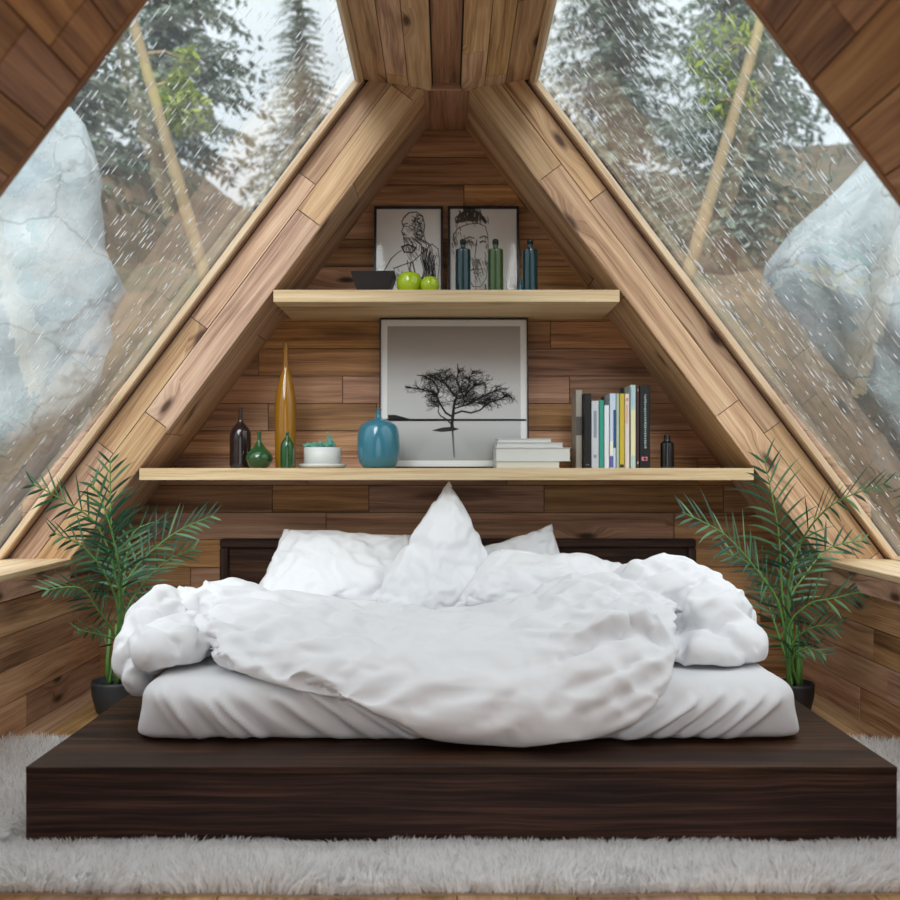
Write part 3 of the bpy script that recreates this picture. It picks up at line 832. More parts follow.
def vessel(name, px, Y, zb, prof, mat, label, cat, group=None, extra=None, seg=44, n=7):
    'prof in photo pixels: (half width, height above the base)'
    s_ = Y/1000; x = P(px, 0, Y).x
    pr = [(a*s_, b*s_) for a, b in prof]
    mb = MB(); pp = spl(pr, n)
    if len(pp) and pp[0][0] > 0: pp = [(0, pp[0][1])]+pp
    if pp[-1][0] > .002: pp = pp+[(pp[-1][0]*.7, pp[-1][1]-.001), (pp[-1][0]*.65, pp[-1][1]-.012), (0, pp[-1][1]-.013)]
    mb.lathe(pp, seg=seg)
    if extra is None:
        o = mb.build(name, mat); o.location = (x, Y, zb+.0005); return tag(o, label, cat, group)
    r = thing(name, (x, Y, zb+.0005), label, cat, group)
    o = mb.build('body', mat); o.parent = r
    extra(r, s_); return r

Yv = 4.43; sW = ZW; sU = ZU
vessel('bottle_vase', 240.5, Yv, sW, [(8.5, 0), (10.5, 1.2), (10.7, 22), (10.6, 32), (9.2, 38), (5.5, 43), (2.7, 46.5), (2.1, 52), (2.0, 59), (2.4, 60)], M['g_brown'], 'dark brown bottle vase, leftmost on the lower shelf', 'vase')
vessel('bottle_vase', 259.2, Yv-.09, sW, [(6, 0), (9, 1.2), (12.9, 7), (13.3, 11), (11.5, 15), (6, 21), (2.6, 26), (1.9, 31), (2.0, 36.5)], M['g_green'], 'squat round green bottle vase beside the dark brown one', 'vase')
vessel('bottle_vase', 285.6, Yv+.05, sW, [(9.2, 0), (10.2, 2), (10.6, 20), (10.8, 52), (10.3, 68), (8, 82), (5.6, 92), (3.6, 98), (2.8, 103), (2.6, 122), (3.0, 125)], M['g_amber'], 'tall slender amber bottle vase on the lower shelf', 'vase')
vessel('bottle_vase', 287.3, Yv-.10, sW, [(6.2, 0), (7, 1), (7.0, 19), (6, 25), (3.2, 29.5), (1.8, 32), (1.7, 36)], M['g_green'], 'small narrow green bottle standing in front of the amber vase', 'vase')
vessel('round_vase', 378.5, Yv-.03, sW, [(13, 0), (17, 1.8), (20.5, 10), (21.3, 22), (20.8, 33), (18, 42), (11, 47), (4.5, 49.5), (2.6, 52), (2.5, 57), (3.4, 59)], M['g_blue'], 'bulbous blue glazed vase with a short neck', 'vase')
def stopper(r, s_):
    mb = MB(); mb.lathe([(0, 43*s_), (3.1*s_, 43.3*s_), (3.1*s_, 49*s_), (2.2*s_, 50*s_), (1.9*s_, 52*s_), (0, 52.3*s_)], seg=20)
    o = mb.build('stopper', M['cork']); o.parent = r
bp_ = [(6.8, 0), (7.7, 1.2), (7.7, 30), (7.6, 45), (6.6, 47), (2.9, 48.3), (2.5, 50.5), (2.5, 53)]
def stop2(r, s_):
    mb = MB(); mb.lathe([(0, 52*s_), (3.1*s_, 52.2*s_), (3.2*s_, 56*s_), (2.4*s_, 57.4*s_), (0, 58*s_)], seg=20)
    o = mb.build('stopper', M['cork']); o.parent = r
vessel('glass_bottle', 463, Yv-.04, sU, bp_, M['g_teal'], 'deep teal stoppered bottle, leftmost of the three bottles before the portrait', 'bottle', 'stoppered bottles on the upper shelf', stop2, n=4)
vessel('glass_bottle', 495.5, Yv-.04, sU, bp_, M['g_olive'], 'olive green stoppered bottle between two teal ones', 'bottle', 'stoppered bottles on the upper shelf', stop2, n=4)
vessel('glass_bottle', 530, Yv-.04, sU, bp_, M['g_teal'], 'deep teal stoppered bottle right of the portrait frame', 'bottle', 'stoppered bottles on the upper shelf', stop2, n=4)
vessel('glass_vial', 504.6, Yv+.06, sU, [(2.2, 0), (2.4, 1), (2.4, 17), (1.5, 20), (1.3, 23), (1.4, 24)], M['white_cer'], 'slim pale vial close behind the olive green bottle', 'bottle')
vessel('glass_vial', 520.6, Yv-.02, sU, [(2.4, 0), (3.0, 1), (2.8, 6), (1.3, 12), (1.0, 17), (1.2, 18)], M['g_blue'], 'tiny blue bottle beside the rightmost teal one', 'bottle')
vessel('small_bottle', 667.2, Yv-.02, sW, [(6.0, 0), (6.7, 1), (6.7, 22), (6.2, 25), (3.6, 27), (3.2, 29.5), (3.3, 33)], M['g_black'], 'small black bottle at the right end of the lower shelf', 'bottle')
def stem_of(h, L, bend):
    def f(r, s_):
        mb = MB(); mb.tube([(0, 0, h*s_), (bend*.3*s_, 0, (h+L*.5)*s_), (bend*s_, 0, (h+L)*s_)], [1.4*s_, .8*s_, 1.0*s_], seg=10)
        o = mb.build('stem', M['bark']); o.parent = r
    return f
vessel('glazed_apple', 409.5, Yv-.06, sU, [(5, 0), (9, 1.2), (12.6, 9), (12.2, 17), (8.8, 22), (4, 23), (.5, 21.8)], M['g_lime'], 'larger lime green glazed apple with a tall stem on the upper shelf', 'ornament', extra=stem_of(21, 13, 1.5))
vessel('glazed_apple', 430, Yv-.10, sU, [(4, 0), (6.5, 1), (9.1, 7), (8.8, 12.5), (6.2, 16.5), (3, 17.2), (.4, 16.2)], M['g_lime'], 'smaller lime green glazed apple touching the big one', 'ornament', extra=stem_of(16, 4, .6))
# tapered square bowl
bm = bmesh.new(); sx = Yv/1000
def ring(hw, hd, z): return [bm.verts.new((x*hw, y*hd, z)) for x, y in ((-1, -1), (1, -1), (1, 1), (-1, 1))]
r0 = ring(.062, .055, 0); r1 = ring(.097, .085, .118*.9); r2 = ring(.090, .078, .118*.9); r3 = ring(.056, .05, .012)
bm.faces.new(r0[::-1]); bm.faces.new(r3)
for A_, B_ in ((r0, r1), (r1, r2), (r2, r3)):
    for i in range(4): bm.faces.new((A_[i], A_[(i+1) % 4], B_[(i+1) % 4], B_[i]))
bmesh.ops.bevel(bm, geom=list(bm.edges), offset=.003, segments=2, affect='EDGES')
me = bpy.data.meshes.new('square_bowl'); bm.to_mesh(me); bm.free(); me.materials.append(M['dark_cer'])
o = bpy.data.objects.new('square_bowl', me); COL.objects.link(o); o.location = (P(374, 0, Yv).x, Yv, sU+.0005); tag(o, 'black square bowl with flaring sides, left end of the upper shelf', 'bowl')

# succulent planter
r = thing('succulent_planter', (P(322.5, 0, Yv).x, Yv, sW+.0005), 'low round white planter with blue green succulents on a saucer', 'planter')
s_ = Yv/1000
mb = MB(); mb.lathe([(0, 0), (21*s_, 0), (23.5*s_, 1.5*s_), (24.2*s_, 4.2*s_), (23.4*s_, 4.3*s_), (20*s_, 2.2*s_), (0, 2*s_)], seg=48); o = mb.build('saucer', M['white_cer']); o.parent = r
mb = MB(); mb.lathe([(0, 2.4*s_), (17.8*s_, 2.4*s_), (18.5*s_, 3*s_), (18.5*s_, 20.5*s_), (17.6*s_, 20.7*s_), (17.4*s_, 18*s_)], seg=48); o = mb.build('pot', M['white_cer']); o.parent = r
mb = MB(); mb.lathe([(17.3*s_, 17*s_), (10*s_, 18.2*s_), (0, 18.6*s_)], seg=30); o = mb.build('potting_soil', M['soil2']); o.parent = r
rg = random.Random(3)
for k in range(9):
    an = k*2.4; rr = (0 if k == 0 else (6+7*rg.random()))*s_; cx, cy = math.cos(an)*rr, math.sin(an)*rr; mb = MB()
    for j in range(16):
        a2 = j*2.399; up = .35+.6*(1-j/16); L = (6+4*rg.random())*s_
        d = Vector((math.cos(a2)*(1-up*.6), math.sin(a2)*(1-up*.6), up)).normalized()
        b0 = Vector((cx, cy, 18.5*s_)); mb.tube([b0, b0+d*L*.35, b0+d*L*.75, b0+d*L], [.5*s_, 1.2*s_, 1.0*s_, .15*s_], seg=6)
    o = mb.build('succulent', M['succ']); o.parent = r
mb = MB(); b0 = Vector((8*s_, -2*s_, 17.8*s_))
for a2 in range(4): mb.tube([b0, b0+Vector((math.cos(a2*1.6)*1.5*s_, math.sin(a2*1.6)*1.5*s_, 9*s_)), b0+Vector((math.cos(a2*1.6)*2.2*s_-1*s_, 0, (15+2*(a2 % 3))*s_))], [1.3*s_, 1.5*s_, .3*s_], seg=7)
o = mb.build('succulent', M['succ']); o.parent = r

# ------------------------------------------------------------------ books
BM_ = {}
def bookmat(h):
    if h not in BM_: BM_[h] = plain('book_cover_'+str(len(BM_)), lin(h), .45)
    return BM_[h]
M['pages'] = plain('book_pages', lin('#d8d4c6'), .9)
def book(x0, x1, ytop, Y, col, label, depth=.15, marks=(), group='books standing on the lower shelf', h=None):
    s_ = Y/1000; w = (x1-x0)*s_; z1 = 1+(470-ytop)*s_; H = z1-ZW-.001 if h is None else h
    r = thing('book', (P((x0+x1)/2, 0, Y).x, Y+depth/2, ZW+.0005), label, 'book', group)
    w -= .0006; ct = .0022 if w > .012 else .0014
    mb = MB()
    mb.box((-w/2+ct/2, 0, H/2), (ct, depth, H), r=.5, bev=.0005); mb.box((w/2-ct/2, 0, H/2), (ct, depth, H), r=.5, bev=.0005)
    mb.box((0, -depth/2+ct/2, H/2), (w-.0002, ct, H), r=.5, bev=.0005)
    cv = mb.build('cover', bookmat(col)); cv.parent = r
    mb = MB(); mb.box((0, .0, H/2), (w-2*ct-.0003, depth-.008, H-.006), r=.5); o = mb.build('pages', M['pages']); o.parent = r
    for (c2, xa, xb, za, zb) in marks:      # printed areas on the spine, as fractions
        mb = MB(); mb.box(((xa+xb-1)/2*w, -depth/2-.0003, (za+zb)/2*H), (abs(xb-xa)*w, .0006, (zb-za)*H), r=.5)
        o = mb.build('spine_print', bookmat(c2)); o.parent = cv
    return r
Yb = 4.40
book(575.8, 582.2, 390, Yb+.05, '#a39d92', 'grey book set back at the left end of the row', marks=[('#55504c', .0, 1, .42, .66)])
book(584.2, 591, 393.3, Yb, '#07080b', 'plain black book at the left end of the row', marks=[('#77797c', .2, .8, .04, .05)])
book(591.3, 599, 400.6, Yb, '#c2c8cf', 'pale grey book beside the black one', marks=[('#8a929c', .3, .7, .45, .85), ('#8a929c', .3, .7, .15, .2)])
book(599.1, 604.1, 400, Yb, '#2f9583', 'teal green book between the grey and slim white ones')
book(604.2, 609.3, 405, Yb, '#dfe3e8', 'slim white book right of the teal green one')
book(605.0, 609.2, 395.6, Yb+.17, '#17191d', 'black book set behind the slim white one', depth=.12)
book(609.6, 616, 393.4, Yb, '#c5d2e4', 'white and navy book in the middle of the row', marks=[('#2b4b77', .58, 1, .27, .78), ('#5c5fa5', .0, .6, .01, .16), ('#e8ecd9', .05, .5, .17, .36)])
book(616.1, 619.4, 393.4, Yb, '#a9bfae', 'thin grey green book left of the yellow one')
book(619.5, 624.7, 393.4, Yb, '#c6ae35', 'mustard yellow book in the middle of the row', marks=[('#2a2a1c', .1, .8, .01, .05)])
book(624.8, 629.6, 393.6, Yb, '#ded3cc', 'off white book right of the yellow one', marks=[('#c97a58', .3, .7, .9, .94), ('#d9a27f', .3, .6, .6, .85)])
book(624.9, 630.2, 386.8, Yb+.17, '#2a6484', 'blue book rising behind the off white one', depth=.12)
book(630.4, 635.9, 384.8, Yb, '#b9cfc4', 'tall pale green book beside the thin dark maroon one', marks=[('#e3ddb0', .1, .9, .15, .7), ('#9fc5dc', .1, .5, .75, .97)])
book(636.2, 639.4, 385.5, Yb, '#3b2426', 'thin dark maroon book', marks=[('#b09a80', .2, .8, .05, .08), ('#8a6d58', .2, .8, .93, .96)])
mk = [('#d9848f', .2, .75, .09, .135), ('#e9e4e2', .35, .65, .10, .125)]
rg = random.Random(2); z = .24
while z < .90:
    hh = rg.uniform(.012, .022); mk.append(('#9db0ad', .42+rg.uniform(0, .06), .66-rg.uniform(0, .05), z, z+hh)); z += hh+.010
book(639.6, 650, 385.4, Yb, '#08080a', 'thick black book with a column of pale letters on its spine', marks=mk)
# lying white books
zc = ZW+.0005
for k, (x0, x1, t_, col, lab) in enumerate(((495.3, 560.5, 7.0, '#c4cbc9', 'bottom book of the lying white stack'), (495.1, 571.3, 13.6, '#cfd3d2', 'thick white book second from the bottom of the lying stack'),
                                       (495.6, 564, 5.3, '#c9c8c9', 'thin white book second from the top of the lying stack'), (497, 552.5, 4.2, '#d3d2d3', 'top book of the lying white stack'))):
    s_ = Yb/1000; w = (x1-x0)*s_; th = t_*s_-.0006; dp = .19-.008*k
    r = thing('book', (P((x0+x1)/2, 0, Yb).x, Yb+.1, zc), lab, 'book', 'white books lying in a stack')
    mb = MB(); mb.box((0, 0, .001), (w, dp, .002), r=.5, bev=.0004); mb.box((0, 0, th-.001), (w, dp, .002), r=.5, bev=.0004); mb.box((-w/2+.001, 0, th/2), (.002, dp, th-.001), r=.5)
    o = mb.build('cover', bookmat(col)); o.parent = r
    mb = MB(); mb.box((.0, 0, th/2), (w-.010, dp-.008, th-.0042), r=.5); o = mb.build('pages', M['white_cer'] if k else M['pages']); o.parent = r
    if k == 1:
        pass
    zc += th+.0004

# ------------------------------------------------------------------ bed
ZP = .208
PX0, PX1, PY0, PY1 = -1.123, 1.203, 2.667, 4.66
r = thing('bed_platform', ((PX0+PX1)/2, (PY0+PY1)/2, 0), 'wide low dark wood bed platform with a low headboard', 'bed')
mb = MB(); mb.box(((PX0+PX1)/2, (PY0+PY1)/2, ZP-.009), (PX1-PX0, PY1-PY0, .018), bev=.002, r=.9); mb.build('top_panel', M['wenge'], r)
mb = MB()
mb.box(((PX0+PX1)/2, PY0+.0135, (ZP-.011)/2), (PX1-PX0-.001, .025, ZP-.025), bev=.0015, r=.1)
mb.build('front_panel', M['wenge'], r)
for x in (PX0+.013, PX1-.013):
    mb = MB(); mb.box((x, (PY0+PY1)/2+.013, (ZP-.011)/2), (.025, PY1-PY0-.028, ZP-.025), bev=.0015, r=.3); mb.build('side_panel', M['wenge'], r)
hx0, hx1 = P(220, 0, 4.6).x, P(696, 0, 4.6).x
hz1 = 1-(539-470)*4.6/1000
mb = MB(); hc = (hx0+hx1)/2; hw_ = hx1-hx0
mb.box((hc, 4.635, (ZP+hz1)/2), (hw_-.04, .05, hz1-ZP-.02), r=.5)
mb.box((hc, 4.625, hz1-.02), (hw_, .07, .04), bev=.006, r=.25)
for x in (hx0+.02, hx1-.02): mb.box((x, 4.625, (ZP+hz1-.04)/2), (.04, .07, hz1-ZP-.04), bev=.006, r=.7)
mb.build('headboard', M['wenge'], r)

def fabric(name, col, weave=.12):
    t = NT(name); tc_ = t.n('ShaderNodeTexCoord'); nz = t.n('ShaderNodeTexNoise', Scale=14.0, Detail=6.0, Roughness=.6); t.l(tc_.outputs['Object'], nz.inputs['Vector'])
    bp = t.n('ShaderNodeBump', Strength=weave, Distance=.01); t.l(nz.outputs[0], bp.inputs['Height'])
    b = t.bsdf(Base_Color=col, Roughness=.85, Normal=bp.outputs[0]); b.inputs['Specular IOR Level'].default_value = .2
    b.inputs['Sheen Weight'].default_value = .15
    return t.mat
M['linen'] = fabric('white_linen', (.80, .81, .83, 1))
M['linen2'] = fabric('white_cotton', (.82, .83, .85, 1))
M['sheet'] = fabric('white_fitted_sheet', (.76, .77, .79, 1))

def mesh_obj(name, verts, faces, mat, sm=True):
    me = bpy.data.meshes.new(name); me.from_pydata([tuple(v) for v in verts], [], faces); me.materials.append(mat)
    for p in me.polygons: p.use_smooth = sm
    me.update(); o = bpy.data.objects.new(name, me); COL.objects.link(o); return o

# mattress under its fitted sheet: rounded box with slanting pull folds on the front
MX0, MX1, MY0, MY1, MZ1 = -.905, 1.035, 2.918, 4.585, .385
def crease(p, a, b, w, d):
    'soft ridge along segment a-b (2d), returns height'
    ax, ay = a; bx, by = b; vx, vy = bx-ax, by-ay; L2 = vx*vx+vy*vy
    t_ = max(0, min(1, ((p[0]-ax)*vx+(p[1]-ay)*vy)/L2)); dx, dy = p[0]-ax-vx*t_, p[1]-ay-vy*t_
    return d*math.exp(-(dx*dx+dy*dy)/(w*w))*(math.sin(PI*min(1, .12+.88*t_))**.7 if t_ > 0 else .45)
def make_mattress():
    n1, n2, n3 = 150, 60, 30
    bm = bmesh.new(); bmesh.ops.create_cube(bm, size=1)
    for v in bm.verts: v.co = Vector((v.co.x*(MX1-MX0), v.co.y*(MY1-MY0), v.co.z*(MZ1-ZP)))
    bmesh.ops.subdivide_edges(bm, edges=bm.edges, cuts=5, use_grid_fill=True)
    me = bpy.data.meshes.new('tmp'); bm.to_mesh(me); bm.free()
    o = bpy.data.objects.new('tmp', me); COL.objects.link(o)
    m = o.modifiers.new('r', 'REMESH'); m.mode = 'VOXEL'; m.voxel_size = .0085
    dg = bpy.context.evaluated_depsgraph_get(); me2 = bpy.data.meshes.new_from_object(o.evaluated_get(dg))
    bpy.data.objects.remove(o); bpy.data.meshes.remove(me)
    rg = random.Random(12); folds = []
    for k in range(15):      # left part: folds run down to the right from the upper left; right part mirrored
        x = MX0+.06+k*.047+rg.uniform(-.022, .022); folds.append(((x, .37-rg.uniform(0, .03)), (x+.10+.015*k, .20), rg.uniform(.010, .016), rg.uniform(.005, .022)))
    for k in range(12):
        x = MX1-.03-k*.055+rg.uniform(-.024, .024); folds.append(((x-.02, .36-rg.uniform(0, .03)), (x-.19-.01*k, .20), rg.uniform(.011, .017), rg.uniform(.006, .026)))
    hx, hy, hz = (MX1-MX0)/2, (MY1-MY0)/2, (MZ1-ZP)/2; cx, cy, cz = (MX0+MX1)/2, (MY0+MY1)/2, (MZ1+ZP)/2
    for v in me2.vertices:
        p = Vector(v.co); R = .075
        q = Vector((max(-hx+R, min(hx-R, p.x)), max(-hy+R, min(hy-R, p.y)), max(-hz+.022, min(hz-.06, p.z))))
        d = p-q
        if d.length > 1e-6:
            e = Vector((d.x/R, d.y/R, d.z/(.06 if d.z > 0 else .022))); ln = e.length
            if ln > 1: d = d/ln
        p = q+d; w = p+Vector((cx, cy, cz))
        fr = sstep(.6, 1.0, (hy-(w.y-cy)-hy)/hy) if False else sstep(-hy+.10, -hy+.02, p.y)
        h = 0
        if fr > 0:
            for a, b, ww, dd in folds: h += crease((w.x, w.z), a, b, ww, dd)
            w.y -= h*fr*2.3
            w.y += -.012*math.sin(PI*max(0, min(1, (w.z-ZP)/(MZ1-ZP))))*fr
        # corners spread a little on the platform
        lo = sstep(.32, .21, w.z); side = abs(p.x)/hx
        w.x += (1 if p.x > 0 else -1)*lo*.016*sstep(.9, 1, side)
        w += Vector(noise.noise_vector(w*5))*.004+Vector(noise.noise_vector(w*14))*.0022
        if w.z < ZP+.002: w.z = ZP+.0015
        v.co = w
    bm = bmesh.new(); bm.from_mesh(me2)
    for _ in range(1): bmesh.ops.smooth_vert(bm, verts=bm.verts, factor=.5, use_axis_x=True, use_axis_y=True, use_axis_z=True)
    bm.to_mesh(me2); bm.free()
    me2.materials.clear(); me2.materials.append(M['sheet'])
    for p in me2.polygons: p.use_smooth = True; p.material_index = 0
    me2.name = 'mattress'
    o = bpy.data.objects.new('mattress', me2); COL.objects.link(o)
    return tag(o, 'thick mattress in a white fitted sheet creased along its front', 'mattress')
mattress = make_mattress()

def quilt(rows, thick, nu=70, nv=56, edge=.18):
    'closed puffy sheet through a grid of points of its upper side'
    G = np.array([[list(p) for p in r_] for r_ in rows])
    def cat(A, n):
        m = A.shape[0]; out = []
        for k in range(n+1):
            t_ = k/n*(m-1); i = min(int(t_), m-2); f = t_-i
            p0, p1, p2, p3 = A[max(i-1, 0)], A[i], A[i+1], A[min(i+2, m-1)]
            out.append(.5*(2*p1+(-p0+p2)*f+(2*p0-5*p1+4*p2-p3)*f*f+(-p0+3*p1-3*p2+p3)*f**3))
        return np.array(out)
    S = cat(G, nv); S = np.swapaxes(cat(np.swapaxes(S, 0, 1), nu), 0, 1)
    du = np.gradient(S, axis=1); dv = np.gradient(S, axis=0); N = np.cross(du, dv); N /= np.linalg.norm(N, axis=2, keepdims=True)+1e-9
    a = np.linspace(0, 1, nu+1); b = np.linspace(0, 1, nv+1)
    ea = np.clip(np.minimum(a, 1-a)/edge, 0, 1); eb = np.clip(np.minimum(b, 1-b)/edge, 0, 1)
    pr = np.sqrt(1-(1-ea)**2)[None, :]*np.sqrt(1-(1-eb)**2)[:, None]
    sgn = -1 if N[nv//2, nu//2, 2] > 0 else 1
    top = S; bot = S+N*sgn*(thick*pr)[:, :, None]
    top = S
    V = np.concatenate([top.reshape(-1, 3), bot.reshape(-1, 3)]); F = []; n1 = nu+1; off = n1*(nv+1)
    for j in range(nv):
        for i in range(nu):
            q = j*n1+i; F.append((q, q+1, q+n1+1, q+n1)); q += off; F.append((q+n1, q+n1+1, q+1, q))
    # rim
    ring = [i for i in range(nu)]+[nu+j*n1 for j in range(nv)]+[nv*n1+nu-i for i in range(nu)]+[(nv-j)*n1 for j in range(nv)]
    for k in range(len(ring)):
        a_, b_ = ring[k], ring[(k+1) % len(ring)]; F.append((b_, a_, a_+off, b_+off))
    return V, F

def ell(c, r_, rot=(0, 0, 0)):
    bm = bmesh.new(); bmesh.ops.create_icosphere(bm, subdivisions=4, radius=1)
    from mathutils import Euler
    R = Euler(rot).to_matrix()
    V = [list(Vector(c)+R @ Vector((v.co.x*r_[0], v.co.y*r_[1], v.co.z*r_[2]))) for v in bm.verts]
    bm.verts.index_update(); F = [tuple(v.index for v in f.verts) for f in bm.faces]; bm.free()
    return np.array(V), F

def fuse(parts, voxel, name, mat, smooth_it=6):
    V = []; F = []
    for v, f in parts:
        o_ = len(V); V += [tuple(x) for x in v]; F += [tuple(i+o_ for i in q) for q in f]
    o = mesh_obj(name, V, F, mat)
    bm = bmesh.new(); bm.from_mesh(o.data); bmesh.ops.remove_doubles(bm, verts=bm.verts, dist=1e-4); bmesh.ops.recalc_face_normals(bm, faces=bm.faces); bm.to_mesh(o.data); bm.free()
    m = o.modifiers.new('r', 'REMESH'); m.mode = 'VOXEL'; m.voxel_size = voxel
    s_ = o.modifiers.new('s', 'SMOOTH'); s_.iterations = smooth_it; s_.factor = .5
    dg = bpy.context.evaluated_depsgraph_get(); me = bpy.data.meshes.new_from_object(o.evaluated_get(dg)); o.modifiers.clear(); old = o.data; o.data = me; bpy.data.meshes.remove(old)
    me.name = name; me.materials.clear(); me.materials.append(mat)
    # keep the largest connected shell only
    bm = bmesh.new(); bm.from_mesh(me); bm.verts.ensure_lookup_table(); seen = set(); comps = []
    for v in bm.verts:
        if v.index in seen: continue
        st = [v]; c = []; seen.add(v.index)
        while st:
            x = st.pop(); c.append(x)
            for e_ in x.link_edges:
                y = e_.other_vert(x)
                if y.index not in seen: seen.add(y.index); st.append(y)
        comps.append(c)
    comps.sort(key=len)
    for c in comps[:-1]: bmesh.ops.delete(bm, geom=c, context='VERTS')
    bm.to_mesh(me); bm.free()
    for p in me.polygons: p.use_smooth = True; p.material_index = 0
    return o

def simulate(o, colliders, frames=24, goal=.25, shrink=(-.1, -.1), pressure=0.0, bend=.3, tens=15, mass=.25, grav=1.0, gfun=None, sfun=None, selfc=False, gstiff=1.0):
    added = []
    for c in colliders:
        c.modifiers.new('col', 'COLLISION'); c.collision.thickness_outer = .006; c.collision.cloth_friction = 12; added.append(c)
    vg = o.vertex_groups.new(name='hold')
    for v in o.data.vertices: vg.add([v.index], gfun(v.co) if gfun else goal, 'REPLACE')
    m = o.modifiers.new('cloth', 'CLOTH'); s_ = m.settings
    s_.quality = 6; s_.mass = mass; s_.tension_stiffness = tens; s_.compression_stiffness = tens; s_.shear_stiffness = tens*.4; s_.bending_stiffness = bend
    s_.tension_damping = 8; s_.compression_damping = 8; s_.shear_damping = 8; s_.bending_damping = .6; s_.air_damping = 2
    s_.vertex_group_mass = 'hold'; s_.pin_stiffness = gstiff; s_.shrink_min, s_.shrink_max = shrink
    if sfun:
        sg_ = o.vertex_groups.new(name='full')
        for v in o.data.vertices: sg_.add([v.index], sfun(v.co), 'REPLACE')
        s_.vertex_group_shrink = 'full'
    s_.effector_weights.gravity = grav
    if pressure: s_.use_pressure = True; s_.use_pressure_volume = False; s_.uniform_pressure_force = pressure
    m.collision_settings.use_collision = bool(colliders); m.collision_settings.distance_min = .006; m.collision_settings.use_self_collision = selfc
    m.collision_settings.self_distance_min = .008; m.collision_settings.collision_quality = 2
    m.point_cache.frame_start = 1; m.point_cache.frame_end = frames
    for f in range(1, frames+1): SC.frame_set(f)
    dg = bpy.context.evaluated_depsgraph_get(); me = bpy.data.meshes.new_from_object(o.evaluated_get(dg))
    o.modifiers.clear(); o.vertex_groups.clear(); old = o.data; nm = old.name; o.data = me; bpy.data.meshes.remove(old); me.name = nm
    for c in added: c.modifiers.remove(c.modifiers['col'])
    SC.frame_set(1)
    return o

plat = mesh_obj('tmp_plat', [(PX0, PY0, ZP), (PX1, PY0, ZP), (PX1, PY1, ZP), (PX0, PY1, ZP)], [(0, 1, 2, 3)], M['black'])
SC.frame_start = 1; SC.frame_end = 60
import time as _t
_t0 = _t.time()
# duvet
rows = [
 [P(250, 603, 3.95), P(330, 612, 3.95), P(420, 614, 3.92), P(500, 612, 3.92), P(580, 602, 3.95), P(650, 600, 3.95)],
 [P(222, 587, 3.62), P(322, 592, 3.62), P(420, 604, 3.6), P(500, 602, 3.6), P(580, 576, 3.62), P(655, 574, 3.6)],
 [P(205, 603, 3.35), P(310, 610, 3.3), P(420, 622, 3.27), P(510, 620, 3.27), P(600, 603, 3.27), P(676, 602, 3.3)],
 [P(206, 628, 3.16), P(300, 638, 3.03), P(420, 652, 2.98), P(520, 650, 2.98), P(612, 636, 2.98), P(676, 630, 3.05)],
 [P(212, 648, 3.03), P(298, 668, 2.90), P(420, 690, 2.83), P(520, 692, 2.82), P(615, 680, 2.85), P(673, 664, 2.92)],
 [P(222, 660, 2.99), P(305, 687, 2.88), P(420, 722, 2.80), P(520, 728, 2.79), P(610, 720, 2.82), P(660, 694, 2.86)],
 [P(235, 668, 3.00), P(320, 702, 2.90), P(420, 742, 2.84), P(510, 748, 2.83), P(595, 742, 2.84), P(645, 722, 2.88)],
]
parts = [quilt(rows, .10)]
def blob(px, py, Y, rx, ry, rz, rot=(0, 0, 0)): parts.append(ell(P(px, py, Y), (rx, ry, rz), rot))
blob(176, 640, 3.25, .135, .25, .08)
blob(192, 606, 3.55, .17, .17, .065, (0, -.15, .2))
blob(228, 600, 3.6, .14, .15, .07)
blob(158, 618, 3.42, .09, .22, .10)
blob(143, 644, 3.35, .055, .24, .10)
blob(150, 664, 3.30, .04, .22, .075)
blob(664, 592, 3.62, .20, .24, .13)
blob(600, 600, 3.75, .25, .2, .085)
blob(702, 610, 3.5, .15, .26, .125)
blob(729, 636, 3.35, .095, .24, .08)
blob(700, 648, 3.22, .14, .15, .055)
duvet = fuse(parts, .018, 'duvet', M['linen'], 6)
print('DUVET verts', len(duvet.data.vertices), _t.time()-_t0)
tag(duvet, 'rumpled white duvet spilling over the front of the mattress', 'duvet')
def crumple(p):
    a = math.exp(-((p.x-.72)**2/.10+(p.z-.55)**2/.06)) if p.y > 3.05 else 0     # heap at the right
    b = math.exp(-((p.x+.92)**2/.05))                                          # bunched left end
    return min(1, .15+1.0*a+.9*b)
simulate(duvet, [mattress, plat], frames=24, gfun=lambda p: .17+.07*crumple(p), shrink=(-.19, -.012), sfun=lambda p: 1-crumple(p), bend=2.2, tens=20, grav=.35)

def strokes3(o, L):
    'press soft valleys (d<0) and ridges (d>0) along lines drawn on the front of a cloth'
    nrm = [v.normal.copy() for v in o.data.vertices]
    segs = []
    for si, (w, d, pts) in enumerate(L):
        q = [P(*p) for p in pts]; n = len(q)-1
        for i in range(n): segs.append((si, q[i], q[i+1], w, d, i/n, (i+1)/n))
    for v, nn in zip(o.data.vertices, nrm):
        if nn.y > .25 or nn.z < -.25: continue
        best = {}
        for (si, a, b, w, d, f0, f1) in segs:
            ab = b-a; t_ = max(0, min(1, (v.co-a).dot(ab)/ab.length_squared)); c = a+ab*t_
            dx = v.co-c; r2 = dx.x**2+dx.z**2+.15*dx.y**2
            if r2 > 9*w*w: continue
            f = f0+(f1-f0)*t_; amp = d*math.exp(-r2/(w*w))*math.sin(PI*(.08+.84*f))**.6
            if abs(amp) > abs(best.get(si, 0)): best[si] = amp
        h = sum(best.values())
        v.co += nn*h
